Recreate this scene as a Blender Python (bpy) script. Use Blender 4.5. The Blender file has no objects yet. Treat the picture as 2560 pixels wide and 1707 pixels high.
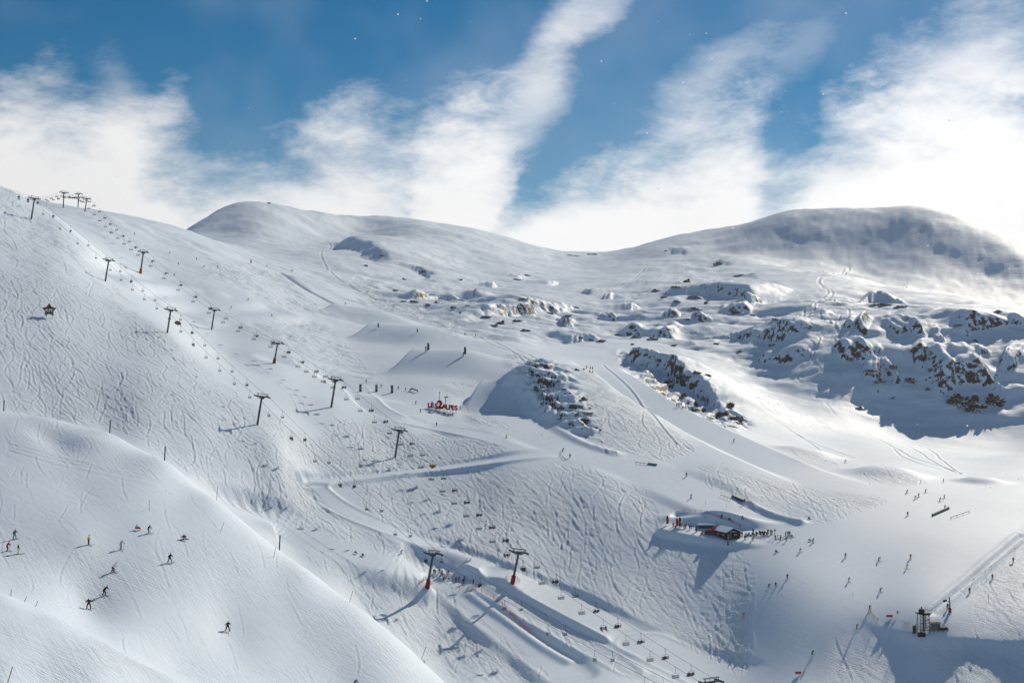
import bpy, bmesh, math, random
import numpy as np
from mathutils import Vector, Matrix, Euler

scene = bpy.context.scene
COL = scene.collection
R = math.radians

# ------------------------------------------------------------------ camera
FPX = 3555.6            # focal length in photo pixels (50 mm on a 36 mm sensor)
CU, CV = 1280.0, 853.5
ZC = 100.0              # camera height above the datum
cam_d = bpy.data.cameras.new("camera")
cam = bpy.data.objects.new("camera", cam_d)
COL.objects.link(cam)
cam.location = (0, 0, ZC)
cam.rotation_euler = (R(90), 0, 0)
cam_d.lens = 50.0
cam_d.sensor_width = 36.0
cam_d.clip_start = 1.0
cam_d.clip_end = 20000.0
scene.camera = cam

# ------------------------------------------------------------------ light
SUN_AZ, SUN_EL = R(31), R(30)      # azimuth measured from the view axis (+Y) to the right (+X)
SUN_DIR = Vector((math.sin(SUN_AZ) * math.cos(SUN_EL), math.cos(SUN_AZ) * math.cos(SUN_EL), math.sin(SUN_EL)))
sun_d = bpy.data.lights.new("sun", 'SUN')
sun_d.energy = 5.0
sun_d.angle = R(0.5)
sun_d.color = (1.0, 0.88, 0.72)
sun = bpy.data.objects.new("sun", sun_d)
COL.objects.link(sun)
sun.location = SUN_DIR * 400
sun.rotation_euler = SUN_DIR.to_track_quat('Z', 'Y').to_euler()

world = bpy.data.worlds.new("World")
scene.world = world
world.use_nodes = True
def build_world():
    nt = world.node_tree
    nt.nodes.clear()
    N = nt.nodes.new
    L = nt.links.new
    def math_n(op, a, b=None, c=None, clamp=False):
        m = N('ShaderNodeMath'); m.operation = op; m.use_clamp = clamp
        for i, q in enumerate((a, b, c)):
            if q is None: continue
            if hasattr(q, 'is_linked') or hasattr(q, 'links'): L(q, m.inputs[i])
            else: m.inputs[i].default_value = q
        return m.outputs[0]
    out = N('ShaderNodeOutputWorld')
    sky = N('ShaderNodeTexSky')
    sky.sky_type = 'NISHITA'; sky.sun_disc = False
    sky.sun_elevation = SUN_EL; sky.sun_rotation = SUN_AZ
    sky.altitude = 2200; sky.air_density = 1.0; sky.dust_density = 0.35; sky.ozone_density = 4.0
    bg = N('ShaderNodeBackground'); bg.inputs['Strength'].default_value = 0.068
    hs = N('ShaderNodeHueSaturation'); hs.inputs['Saturation'].default_value = 1.36; hs.inputs['Hue'].default_value = 0.49; L(sky.outputs[0], hs.inputs['Color']); L(hs.outputs[0], bg.inputs[0])
    # clouds: direction -> azimuth / elevation in radians
    tc = N('ShaderNodeTexCoord'); sp = N('ShaderNodeSeparateXYZ'); L(tc.outputs['Generated'], sp.inputs[0])
    az = math_n('ARCTAN2', sp.outputs[0], sp.outputs[1])
    el = math_n('ARCSINE', sp.outputs[2])
    cb = N('ShaderNodeCombineXYZ'); L(az, cb.inputs[0]); L(el, cb.inputs[1])
    def noise(scale, detail, rough, dist=0.0, vec=None, off=0.0):
        mp = N('ShaderNodeMapping'); mp.inputs['Location'].default_value = (off, off * .7, off * .3)
        L(vec or cb.outputs[0], mp.inputs[0])
        n = N('ShaderNodeTexNoise'); n.inputs['Scale'].default_value = scale; n.inputs['Detail'].default_value = detail
        n.inputs['Roughness'].default_value = rough; n.inputs['Distortion'].default_value = dist
        L(mp.outputs[0], n.inputs['Vector']); return n
    # sheared coordinates: wind tears the cloud tops up and to the right
    shear = N('ShaderNodeMapping'); shear.inputs['Rotation'].default_value = (0, 0, R(-58)); shear.inputs['Scale'].default_value = (0.42, 1.0, 1.0)
    L(cb.outputs[0], shear.inputs[0])
    nA = noise(9.0, 8.0, 0.58, 0.6, shear.outputs[0], 3.1)
    nB = noise(30.0, 12.0, 0.66, 0.2, shear.outputs[0], 1.7)
    nC = noise(4.0, 4.0, 0.5, 0.0, None, 7.7)
    wig = math_n('ADD', math_n('MULTIPLY', math_n('SUBTRACT', nA.outputs[0], 0.5), 0.12), math_n('MULTIPLY', math_n('SUBTRACT', nB.outputs[0], 0.5), 0.14))
    # cloud bank top along the azimuth
    prof = [(0,215),(80,245),(150,262),(230,250),(290,195),(335,260),(390,340),(470,385),(560,405),(650,390),(720,350),(800,305),(870,290),(930,318),(990,335),(1060,280),(1130,235),(1200,250),(1250,300),(1285,390),(1320,475),(1360,465),(1410,410),(1480,370),(1560,330),(1640,285),(1720,245),(1790,240),(1850,310),(1900,390),(1960,370),(2020,300),(2100,265),(2200,240),(2300,220),(2400,205),(2480,215),(2560,235)]
    fc = N('ShaderNodeFloatCurve')
    A0, A1 = -0.40, 0.40
    cvm = fc.mapping; cu_ = cvm.curves[0]
    cvm.use_clip = False
    ptsc = [((math.atan((u - CU) / FPX) - A0) / (A1 - A0), math.atan((CV - v) / FPX) * 3.0) for u, v in prof]
    ptsc = [(0.0, 0.15)] + ptsc + [(1.0, 0.15)]
    for i, (x, y) in enumerate(ptsc):
        if i == 0: cu_.points[0].location = (x, y)
        elif i == len(ptsc) - 1: cu_.points[-1].location = (x, y)
        else: cu_.points.new(x, y)
    cvm.update()
    t = N('ShaderNodeMapRange'); t.inputs['From Min'].default_value = A0; t.inputs['From Max'].default_value = A1
    L(math_n('MULTIPLY_ADD', math_n('SUBTRACT', nA.outputs[0], 0.5), 0.16, math_n('SUBTRACT', az, math_n('MULTIPLY', math_n('SUBTRACT', el, 0.115), 0.36))), t.inputs['Value']); L(t.outputs[0], fc.inputs['Value'])
    top = math_n('DIVIDE', fc.outputs[0], 3.0)
    d = math_n('ADD', math_n('SUBTRACT', top, el), wig)
    mr = N('ShaderNodeMapRange'); mr.interpolation_type = 'SMOOTHSTEP'
    mr.inputs['From Min'].default_value = -0.026; mr.inputs['From Max'].default_value = 0.060
    L(d, mr.inputs['Value'])
    dens = mr.outputs[0]
    # separate plumes and wisps: (u, v, half length, half width, angle, strength)
    for u, v, rx, ry, rot, st in [(1330,265,150,75,55,.5),(1365,150,120,60,62,.42),(1450,45,140,50,40,.42),(1770,190,190,55,30,.4),(2010,120,160,50,40,.2),(1700,330,170,80,35,.4),(2420,200,200,120,20,.7),(300,250,60,90,20,.3)]:
        mp = N('ShaderNodeMapping'); mp.vector_type = 'TEXTURE'
        mp.inputs['Location'].default_value = (math.atan((u - CU) / FPX), math.atan((CV - v) / FPX), 0)
        mp.inputs['Rotation'].default_value = (0, 0, R(rot))
        mp.inputs['Scale'].default_value = (rx / FPX, ry / FPX, 1)
        L(cb.outputs[0], mp.inputs[0])
        ln = N('ShaderNodeVectorMath'); ln.operation = 'LENGTH'; L(mp.outputs[0], ln.inputs[0])
        q = math_n('ADD', math_n('SUBTRACT', 1.0, ln.outputs['Value']), math_n('MULTIPLY', wig, 16.0))
        m2 = N('ShaderNodeMapRange'); m2.interpolation_type = 'SMOOTHSTEP'
        m2.inputs['From Min'].default_value = -0.6; m2.inputs['From Max'].default_value = 0.9; m2.inputs['To Max'].default_value = st
        L(q, m2.inputs['Value'])
        dens = math_n('SUBTRACT', math_n('ADD', dens, m2.outputs[0]), math_n('MULTIPLY', dens, m2.outputs[0]))
    # thin veil everywhere
    veil = math_n('MULTIPLY', math_n('SUBTRACT', nC.outputs[0], 0.42), 0.9, clamp=True)
    dens = math_n('MAXIMUM', dens, veil)
    # cloud colour: brighter towards the sun, soft grey folds
    sd = N('ShaderNodeVectorMath'); sd.operation = 'DOT_PRODUCT'; L(tc.outputs['Generated'], sd.inputs[0]); sd.inputs[1].default_value = SUN_DIR
    glow = N('ShaderNodeMapRange'); glow.inputs['From Min'].default_value = 0.62; glow.inputs['From Max'].default_value = 0.95
    glow.inputs['To Min'].default_value = 0.93; glow.inputs['To Max'].default_value = 1.18
    L(sd.outputs['Value'], glow.inputs['Value'])
    fold = math_n('MULTIPLY_ADD', nA.outputs[0], 0.25, 0.86)
    cbg = N('ShaderNodeBackground'); cbg.inputs[0].default_value = (1.0, 1.0, 1.005, 1)
    L(math_n('MULTIPLY', math_n('MULTIPLY', glow.outputs[0], fold), CLOUD), cbg.inputs['Strength'])
    mix = N('ShaderNodeMixShader'); L(dens, mix.inputs[0]); L(bg.outputs[0], mix.inputs[1]); L(cbg.outputs[0], mix.inputs[2])
    L(mix.outputs[0], out.inputs[0])
CLOUD = 1.24
build_world()

vs = scene.view_settings
vs.view_transform = 'Standard'
vs.look = 'None'
vs.exposure = -0.45
vs.gamma = 1.0
vs.use_curve_mapping = False
scene.cycles.max_bounces = 6
scene.cycles.diffuse_bounces = 1
scene.cycles.volume_bounces = 1
scene.cycles.use_denoising = True
# ------------------------------------------------------------------ terrain height field
rng = np.random.default_rng(7)

def zof(v, d):
    return ZC + (CV - v) / FPX * d

# survey points of the valley: bearing (photo column), height seen (photo row), distance in metres
SURVEY = [
 # nearest ridge, lower left
 (0,1707,118),(250,1707,128),(0,1600,134),(120,1620,136),(0,1478,156),(130,1532,153),(260,1607,151),(400,1682,149),(480,1730,147),
 (0,1500,176),(130,1548,173),(260,1618,172),(400,1692,170),(500,1740,168),
 (-300,1430,160),(-300,1600,125),(-300,1450,185),
 # groomed run with the skiers
 (0,1455,200),(130,1502,196),(300,1582,192),(450,1660,190),(600,1707,192),
 (0,1330,232),(200,1350,230),(373,1345,238),(500,1420,231),(570,1580,214),(750,1600,218),(850,1707,206),(1000,1707,209),
 (220,1525,206),(0,1200,264),(200,1230,264),(400,1270,259),(560,1330,253),(700,1450,240),
 (0,1120,291),(150,1130,292),(300,1160,288),(450,1230,278),(-300,1330,232),(-300,1120,290),
 # drift crest behind it
 (-300,990,345),(-100,1015,337),(0,1026,332),(120,1042,326),(270,1078,316),(420,1152,298),(540,1247,279),(640,1337,261),(760,1422,250),(900,1522,240),(1000,1602,233),(1110,1707,225),(1250,1850,218),
 (0,1070,380),(120,1095,377),(270,1140,370),(420,1220,358),(540,1310,342),(640,1400,330),(760,1490,320),(900,1600,312),(1000,1680,306),(1110,1780,300),(1250,1880,296),
 # steep tracked slope on the left
 (-300,1000,460),(0,1010,475),(120,1035,478),(270,1070,474),(420,1140,452),(540,1235,437),(640,1320,424),(760,1405,408),(900,1505,392),(1000,1590,378),(1110,1690,362),
 (400,930,560),(200,800,610),(0,800,574),(0,650,658),(150,650,690),(268,700,722),(80,545,778),(0,520,748),(-300,700,600),(-300,900,500),
 (0,458,800),(60,487,806),(104,508,808),(142,530,804),(190,572,792),(-300,380,800),
 (423,830,640),(530,950,580),(500,1050,506),(350,1000,510),(150,930,532),(0,900,526),(300,850,600),
 (0,495,880),(104,535,875),(190,592,850),(-300,450,900),
 # upper lift plateau
 (158,518,1090),(195,516,1050),(213,528,1000),(260,526,1110),(330,543,1190),(410,551,1260),(-100,500,1150),(60,510,1120),
 (300,600,920),(240,600,880),(352,680,850),(450,640,950),(500,600,1060),(560,640,1010),(430,565,1190),
 (530,822,760),(460,750,800),(620,720,890),(687,905,680),(600,850,740),(620,780,820),(700,820,800),(750,880,740),(832,1015,600),(760,960,650),(700,980,602),(560,900,680),
 (650,1060,530),(700,1130,500),(600,1180,470),
 # sign terrace, switchback road and the banks under it
 (900,960,690),(1000,985,662),(1108,1020,638),(1108,1045,628),(920,1040,604),(1000,1062,596),(1200,1080,590),
 (990,1140,562),(900,1120,556),(1150,1120,566),(1000,1180,535),(870,1195,520),(780,1205,505),(1290,1150,542),(1400,1130,560),
 (1000,1230,512),(1200,1250,508),(900,1240,498),(830,1255,486),(1000,1330,462),(1150,1390,448),(1250,1430,438),(1500,1540,410),(1700,1630,386),(1850,1700,362),
 (780,1300,458),(800,1350,432),(650,1290,445),(887,1385,428),(1000,1390,430),
 (1080,1465,424),(1285,1450,431),(1250,1550,402),(1400,1640,383),(1200,1600,392),(1300,1700,371),(1060,1600,384),(900,1460,405),
 (1300,1250,505),(1500,1200,518),(1500,1300,484),(1400,1400,460),(1700,1400,449),(1800,1500,421),(1850,1600,388),(1650,1500,428),
 # hut ledge and the lower plateau
 (1680,1300,480),(1800,1330,470),(1950,1340,462),(1690,1355,464),(1700,1270,500),
 (2000,1300,478),(2200,1350,445),(2400,1350,442),(2100,1450,404),(1900,1450,407),(1950,1600,368),(1950,1700,348),(2100,1560,369),(2205,1470,398),
 (2305,1575,357),(2450,1590,351),(2560,1590,350),(2560,1450,394),(2400,1450,400),(2500,1350,445),(2200,1540,372),
 (2300,1628,351.5),(2500,1642,345),(2300,1707,344),(2560,1707,340),(2120,1640,357),(2100,1707,345),(2800,1600,345),(2800,1450,392),
 # snow park run, knoll and banks
 (1450,1115,572),(1600,1155,556),(1745,1195,535),(1730,1240,512),(1870,1255,502),(2030,1290,480),
 (1420,1088,582),(1500,1130,568),(1440,925,690),(1360,935,684),(1330,985,652),(1380,1040,612),(1550,1000,648),(1650,1080,604),(1720,1150,566),(1600,960,694),
 (1900,1200,536),(1900,1285,504),(2050,1250,510),(2200,1250,510),
 (1700,1040,655),(1850,1100,612),(2000,1170,565),(2112,1155,592),(2300,1200,560),(2500,1205,562),(2560,1250,522),(2400,1250,520),(2800,1250,530),
 (1500,935,760),(1600,905,800),(1480,885,820),(1340,905,742),(1290,850,860),(1200,880,790),(1150,920,732),(1230,970,694),(1250,1040,645),(1180,1000,668),
 (1050,870,800),(1000,900,752),(960,940,712),(1080,930,722),(950,830,870),(870,785,950),(780,780,900),(850,850,822),(740,760,930),(850,720,1050),(750,680,1100),(650,660,1100),(900,760,1020),(1000,800,950),(1100,820,930),(1200,820,930),
 # right hand mountain
 (1700,900,850),(1760,950,792),(1830,1040,720),(1900,1080,682),(1720,1050,690),(1650,1020,702),(2000,1120,640),(2100,1150,612),
 (2400,1155,640),(2400,1130,700),(2300,1125,690),(2200,1092,745),(2100,1050,790),(2000,1000,822),(2500,1155,640),(2560,1135,660),(2400,1190,585),
 (2200,1072,812),(2300,1080,808),(2430,1087,803),(2560,1092,798),(2250,955,850),(2430,960,850),(2560,962,846),(2350,880,876),
 (1900,930,882),(2000,940,864),(2100,990,828),(2150,900,866),
 (2140,838,890),(2200,824,895),(2300,814,900),(2400,804,905),(2560,804,905),(2800,800,905),(2050,848,900),(1950,850,920),
 (2400,790,985),(2200,800,985),(2560,792,985),(2200,760,1180),(2050,760,1120),(2100,700,1350),(2400,745,1200),(2560,768,1130),
 (2800,900,900),(2800,800,1100),(2800,1080,740),
 (2100,675,1470),(2300,722,1330),(2500,757,1190),(2300,745,1540),(2500,772,1460),(2100,695,1590),(1760,630,1850),(1800,700,1500),(1900,650,1700),(2000,680,1500),
 (1300,700,1400),(1400,760,1150),(1300,780,1080),(1250,800,1000),(1500,800,1100),(1500,850,950),(1650,860,930),(1700,800,1080),(1700,760,1180),(1700,715,1300),(1600,740,1250),(1550,700,1500),(1500,660,1900),(1850,850,980),(1850,780,1100),(1950,820,1030),(1350,850,900),(1400,880,870),
 (560,600,1560),(660,645,1300),(800,630,1600),(900,590,1760),(1000,620,1600),(1100,640,1600),(1200,640,1700),(900,650,1350),(800,640,1350),(950,700,1200),(870,690,1200),(1000,740,1100),(1050,690,1350),(1150,700,1350),(1100,750,1120),(1250,680,1500),(1350,660,1800),(1450,680,1700),
]
SKYLINE = [(410,550,1270),(455,548,1700),(520,536,1740),(570,516,1750),(630,505,1760),(700,513,1790),(800,534,1850),(860,541,1920),(920,536,2000),(1000,538,2050),(1100,556,2100),(1180,573,2150),(1290,601,2200),(1340,621,2230),(1400,633,2250),(1470,637,2250),(1530,631,2250),(1580,629,2200),(1640,601,2100),(1715,573,2000),(1800,571,1960),(1900,546,1900),(1990,533,1870),(2040,541,1870),(2090,534,1860),(2150,541,1860),(2200,539,1850),(2270,528,1840),(2320,531,1830),(2400,551,1800),(2480,583,1770),(2560,616,1740),(2800,720,1680)]
sky_a = np.array(SKYLINE, float)
crest = ([1850, 1930, 2050, 2300, 2560, 2800], [598, 640, 662, 718, 764, 810])
for u in range(1860, 2760, 75):              # steep shaded faces under the two summits
    v0, d0 = np.interp(u, sky_a[:, 0], sky_a[:, 1]), np.interp(u, sky_a[:, 0], sky_a[:, 2])
    for dv, dd in ((22, 18), (55, 50), (95, 92), (140, 150)):
        if v0 + dv < np.interp(u, *crest) - 4: SURVEY.append((u, v0 + dv, d0 - dd * (0.74 if u > 2330 else 0.85)))
for u in range(535, 900, 60):
    v0, d0 = np.interp(u, sky_a[:, 0], sky_a[:, 1]), np.interp(u, sky_a[:, 0], sky_a[:, 2])
    for dv, dd in ((20, 14), (45, 40), (70, 75)): SURVEY.append((u, v0 + dv * min(1, (v0 - 470) / 50), d0 - dd))
def steeper(u, v, d):
    return (u, v, 535 - (535 - d) * 0.78) if (d < 535 and (d > 346.5 or u > 1260)) else (u, v, d)
SURVEY = [steeper(*q) for q in SURVEY]
pts = [(u, d, zof(v, d)) for u, v, d in SURVEY + SKYLINE]
pts += [(u, d * 1.2, zof(v, d) - 25) for u, v, d in SKYLINE]
pts += [(u, d * 1.6, zof(v, d) - 110) for u, v, d in SKYLINE]
pts += [(-300, 2600, 40), (-300, 1500, 130), (0, 1500, 130), (0, 2600, 30)]
for u in (-300, 300, 900, 1500, 2100, 2800):     # ground between the camera and the frame
    pts += [(u, 95, 62 - 0.006 * max(u, 0)), (u, 60, 66 - 0.004 * max(u, 0))]
pts += [(1500, 200, 10), (2000, 200, 0), (2500, 200, -2), (1400, 330, 12), (1800, 340, 4), (2050, 340, 2), (2300, 335, 0), (2550, 333, 0), (2800, 330, 0), (700, 150, 48), (1000, 150, 44)]
P = np.array(pts, float)

SU, SS = 1000.0, 1.0 / 0.95
def rbf_fit(P, lam=0.0008, c=0.02):
    A = np.stack([P[:, 0] / SU, np.log(P[:, 1]) * SS], 1)
    D = np.sqrt(((A[:, None] - A[None]) ** 2).sum(-1) + c * c)
    n = len(P)
    K = np.zeros((n + 3, n + 3))
    K[:n, :n] = -D + np.eye(n) * lam
    K[:n, n] = 1; K[:n, n + 1:] = A
    K[n, :n] = 1; K[n + 1:, :n] = A.T
    rhs = np.zeros(n + 3); rhs[:n] = P[:, 2]
    w = np.linalg.solve(K, rhs)
    return A, w, c
def rbf_eval(fit, u, d):
    A, w, c = fit
    q = np.stack([u.ravel() / SU, np.log(d.ravel()) * SS], 1)
    out = np.empty(len(q))
    n = len(A)
    for i in range(0, len(q), 20000):
        b = q[i:i + 20000]
        D = np.sqrt((b[:, None, 0] - A[None, :, 0]) ** 2 + (b[:, None, 1] - A[None, :, 1]) ** 2 + c * c)
        out[i:i + 20000] = -D @ w[:n] + w[n] + b @ w[n + 1:]
    return out.reshape(u.shape)

# grid: columns are bearings, rows are distances
UC = np.concatenate([np.linspace(-760, -30, 40), np.arange(-26, 2587, 2.6), np.linspace(2592, 3320, 40)])
DR = np.concatenate([np.linspace(60, 140, 24, endpoint=False), np.linspace(140, 345, 250, endpoint=False), np.linspace(345, 720, 420, endpoint=False),
                     np.linspace(720, 1150, 200, endpoint=False), np.geomspace(1150, 2300, 150, endpoint=False), np.geomspace(2300, 3600, 14)])
NU, ND = len(UC), len(DR)
# evaluate the fit on a coarser grid, smooth it, then interpolate
cu = np.linspace(-760, 3320, 420); cs = np.linspace(math.log(60), math.log(3600), 460)
CUg, CSg = np.meshgrid(cu, cs)
fit = rbf_fit(P)
Hc = rbf_eval(fit, CUg, np.exp(CSg))
def blur(a, s, axis):
    r = int(3 * s) + 1
    k = np.exp(-0.5 * (np.arange(-r, r + 1) / s) ** 2); k /= k.sum()
    pad = [(0, 0), (0, 0)]; pad[axis] = (r, r)
    ap = np.pad(a, pad, mode='edge')
    out = np.zeros_like(a)
    for i, w in enumerate(k):
        sl = [slice(None), slice(None)]; sl[axis] = slice(i, i + a.shape[axis])
        out += w * ap[tuple(sl)]
    return out
Hn = blur(blur(Hc, 1.3, 0), 2.2, 1); Hf = blur(blur(Hc, 2.6, 0), 5.0, 1)
wf = np.clip((np.exp(CSg) - 560) / 300, 0, 1)
Hm = blur(blur(Hc, 1.7, 0), 7.0, 1)
wm = np.clip((np.exp(CSg) - 352) / 18, 0, 1) * np.clip((CUg - 1150) / 200, 0, 1)
Hn = Hn * (1 - wm) + Hm * wm
Hc = Hn * (1 - wf) + Hf * wf
def bicubic(H, x, y):
    """Catmull-Rom sampling of H[row y, col x] at float indices"""
    x = np.clip(x, 1, H.shape[1] - 2.001); y = np.clip(y, 1, H.shape[0] - 2.001)
    xi = np.floor(x).astype(int); yi = np.floor(y).astype(int); fx = x - xi; fy = y - yi
    def cr(t): return np.stack([-.5*t**3+t**2-.5*t, 1.5*t**3-2.5*t**2+1, -1.5*t**3+2*t**2+.5*t, .5*t**3-.5*t**2])
    wx, wy = cr(fx), cr(fy)
    out = 0
    for a in range(4):
        for b in range(4):
            out = out + wy[a] * wx[b] * H[np.clip(yi + a - 1, 0, H.shape[0]-1), np.clip(xi + b - 1, 0, H.shape[1]-1)]
    return out
U, D = np.meshgrid(UC, DR)
Z = bicubic(Hc, (U - cu[0]) / (cu[1] - cu[0]), (np.log(D) - cs[0]) / (cs[1] - cs[0]))
X = (U - CU) / FPX * D
Y = D
def vrow(): return CV - (Z - ZC) / D * FPX

# ---- noise
def hash2(ix, iy, seed):
    h = (ix.astype(np.int64) * 374761393 + iy.astype(np.int64) * 668265263 + seed * 974711) & 0xffffffff
    h = ((h ^ (h >> 13)) * 1274126177) & 0xffffffff
    return ((h ^ (h >> 16)) & 0xffff) / 65535.0
def vnoise(x, y, seed=0):
    xi = np.floor(x); yi = np.floor(y); fx = x - xi; fy = y - yi
    fx = fx * fx * fx * (fx * (fx * 6 - 15) + 10); fy = fy * fy * fy * (fy * (fy * 6 - 15) + 10)
    a = hash2(xi, yi, seed); b = hash2(xi + 1, yi, seed); c = hash2(xi, yi + 1, seed); d = hash2(xi + 1, yi + 1, seed)
    return (a + (b - a) * fx) * (1 - fy) + (c + (d - c) * fx) * fy
def fbm(x, y, oct=4, seed=0, gain=0.5):
    s = 0; a = 1; t = 0
    for i in range(oct):
        s = s + a * (vnoise(x, y, seed + i * 17) - 0.5); t += a; a *= gain; x = x * 2.03 + 11.3; y = y * 2.03 + 5.7
    return s / t * 2
def sstep(a, b, x):
    t = np.clip((x - a) / (b - a), 0, 1); return t * t * (3 - 2 * t)
def in_poly(u, v, poly):
    c = np.zeros(u.shape, bool); n = len(poly)
    for i in range(n):
        x0, y0 = poly[i]; x1, y1 = poly[i - 1]
        if y0 == y1: continue
        c ^= ((y0 > v) != (y1 > v)) & (u < (x1 - x0) * (v - y0) / (y1 - y0) + x0)
    return c

def hit(u, v, dmin=100.0, dmax=2600.0, extra=0.0):
    """first point of the terrain met along the sight line (u, v): returns (X, Y, Z)"""
    ci = np.interp(u, UC, np.arange(NU)); c0 = min(int(ci), NU - 2); f = ci - c0
    zc = Z[:, c0] * (1 - f) + Z[:, c0 + 1] * f
    vv = CV - (zc - ZC) / DR * FPX
    ok = np.where((vv <= v) & (DR >= dmin) & (DR <= dmax))[0]
    if len(ok) == 0:
        sel = np.where((DR >= dmin) & (DR <= dmax))[0]
        i = sel[np.argmin(vv[sel])]; d = DR[i]
    else:
        i = ok[0]; d = DR[i]
        if i > 0 and vv[i - 1] > v:
            t = (vv[i - 1] - v) / (vv[i - 1] - vv[i]); d = DR[i - 1] + t * (DR[i] - DR[i - 1])
    z = np.interp(d, DR, zc)
    return Vector(((u - CU) / FPX * d, d, z))
def ground(x, y):
    u = CU + x / y * FPX
    ci = np.interp(u, UC, np.arange(NU)); c0 = min(int(ci), NU - 2); f = ci - c0
    ri = np.interp(y, DR, np.arange(ND)); r0 = min(int(ri), ND - 2); g = ri - r0
    return float((Z[r0, c0]*(1-f)+Z[r0, c0+1]*f)*(1-g) + (Z[r0+1, c0]*(1-f)+Z[r0+1, c0+1]*f)*g)

# ---- shaping tools
def window(cx, cy, rad):
    """sub-grid rows/cols around a world point"""
    r0, r1 = np.searchsorted(DR, [max(cy - rad, 60), cy + rad])
    r0 = max(r0 - 1, 0); r1 = min(r1 + 1, ND)
    dmin = max(DR[r0], 60)
    ul = [CU + (cx - rad) / DR[k] * FPX for k in (r0, r1 - 1)] + [CU + (cx + rad) / DR[k] * FPX for k in (r0, r1 - 1)]
    c0, c1 = np.searchsorted(UC, [min(ul), max(ul)])
    return slice(r0, r1), slice(max(c0 - 1, 0), min(c1 + 1, NU))
def mound(u, v, rx, ry, h, rot=0.0, p=2.0, dmin=100, dmax=2600, fx=0.0, at=None):
    """raise a smooth hump; rx, ry half sizes in metres, rot degrees, fx skews the top sideways"""
    c = at or hit(u, v, dmin, dmax)
    s = window(c.x, c.y, 3 * max(rx, ry))
    dx = X[s] - c.x; dy = Y[s] - c.y
    ca, sa = math.cos(R(rot)), math.sin(R(rot))
    a = (dx * ca + dy * sa) / rx; b = (-dx * sa + dy * ca) / ry
    a = a + fx * (a * a)
    q = (a * a + b * b)
    Z[s] += h * np.exp(-q ** (p / 2.0))
def polyline_dist(path, s):
    """distance, signed side, path parameter and path height for the sub grid s; path: list of Vectors"""
    global path_t
    best = np.full(X[s].shape, 1e9); zc = np.zeros_like(best); side = np.zeros_like(best); path_t = np.zeros_like(best)
    global path_y; path_y = np.zeros_like(best)
    for k_, (p, q) in enumerate(zip(path[:-1], path[1:])):
        ex, ey = q.x - p.x, q.y - p.y; l2 = ex * ex + ey * ey + 1e-9
        t = np.clip(((X[s] - p.x) * ex + (Y[s] - p.y) * ey) / l2, 0, 1)
        dx = X[s] - p.x - t * ex; dy = Y[s] - p.y - t * ey
        dd = np.hypot(dx, dy); m = dd < best
        best = np.where(m, dd, best); zc = np.where(m, p.z + t * (q.z - p.z), zc)
        side = np.where(m, np.sign(ex * dy - ey * dx), side); path_y = np.where(m, p.y + t * ey, path_y); path_t = np.where(m, (k_ + t) / (len(path) - 1), path_t)
    return best, zc, side
def densify(img, n=6, dmin=100, dmax=2600):
    """photo polyline -> world polyline on the terrain, heights smoothed along the way"""
    pp = []
    for (a, b), (c, d) in zip(img[:-1], img[1:]):
        for k in range(n): pp.append((a + (c - a) * k / n, b + (d - b) * k / n))
    pp.append(img[-1])
    w = [hit(u, v, dmin, dmax) for u, v in pp]
    ys = np.array([[q.x, q.y, q.z] for q in w])
    k = np.ones(5) / 5
    for _ in range(2):
        e = np.pad(ys, ((2, 2), (0, 0)), mode='edge')
        ys = np.stack([np.convolve(e[:, i], k, 'valid') for i in range(3)], 1)
    return [Vector(q) for q in ys]
def bench(img, w, soft, berm=0.0, drop=0.0, dmin=100, dmax=2600, tilt=0.0, cam=0.14, world=None, amount=1.0, fade=(0.0, 0.0)):
    """cut a level track into the slope along a line; w half width, soft = width of the banks, berm = lip on both edges"""
    path = world or densify(img, dmin=dmin, dmax=dmax)
    cx = sum(p.x for p in path) / len(path); cy = sum(p.y for p in path) / len(path)
    rad = max(math.hypot(p.x - cx, p.y - cy) for p in path) + w + soft + 3
    s = window(cx, cy, rad)
    dist, zc, side = polyline_dist(path, s)
    m = sstep(w + soft, w, dist) * amount
    if fade[0]: m = m * sstep(0, fade[0], path_t)
    if fade[1]: m = m * sstep(1, 1 - fade[1], path_t)
    Z[s] = Z[s] * (1 - m) + (zc - drop + tilt * side * dist + cam * (Y[s] - path_y)) * m
    if berm: Z[s] += berm * np.exp(-((dist - w - 0.4) / 0.8) ** 2) * np.clip(m * 2.2, 0, 1)
    return path
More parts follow.
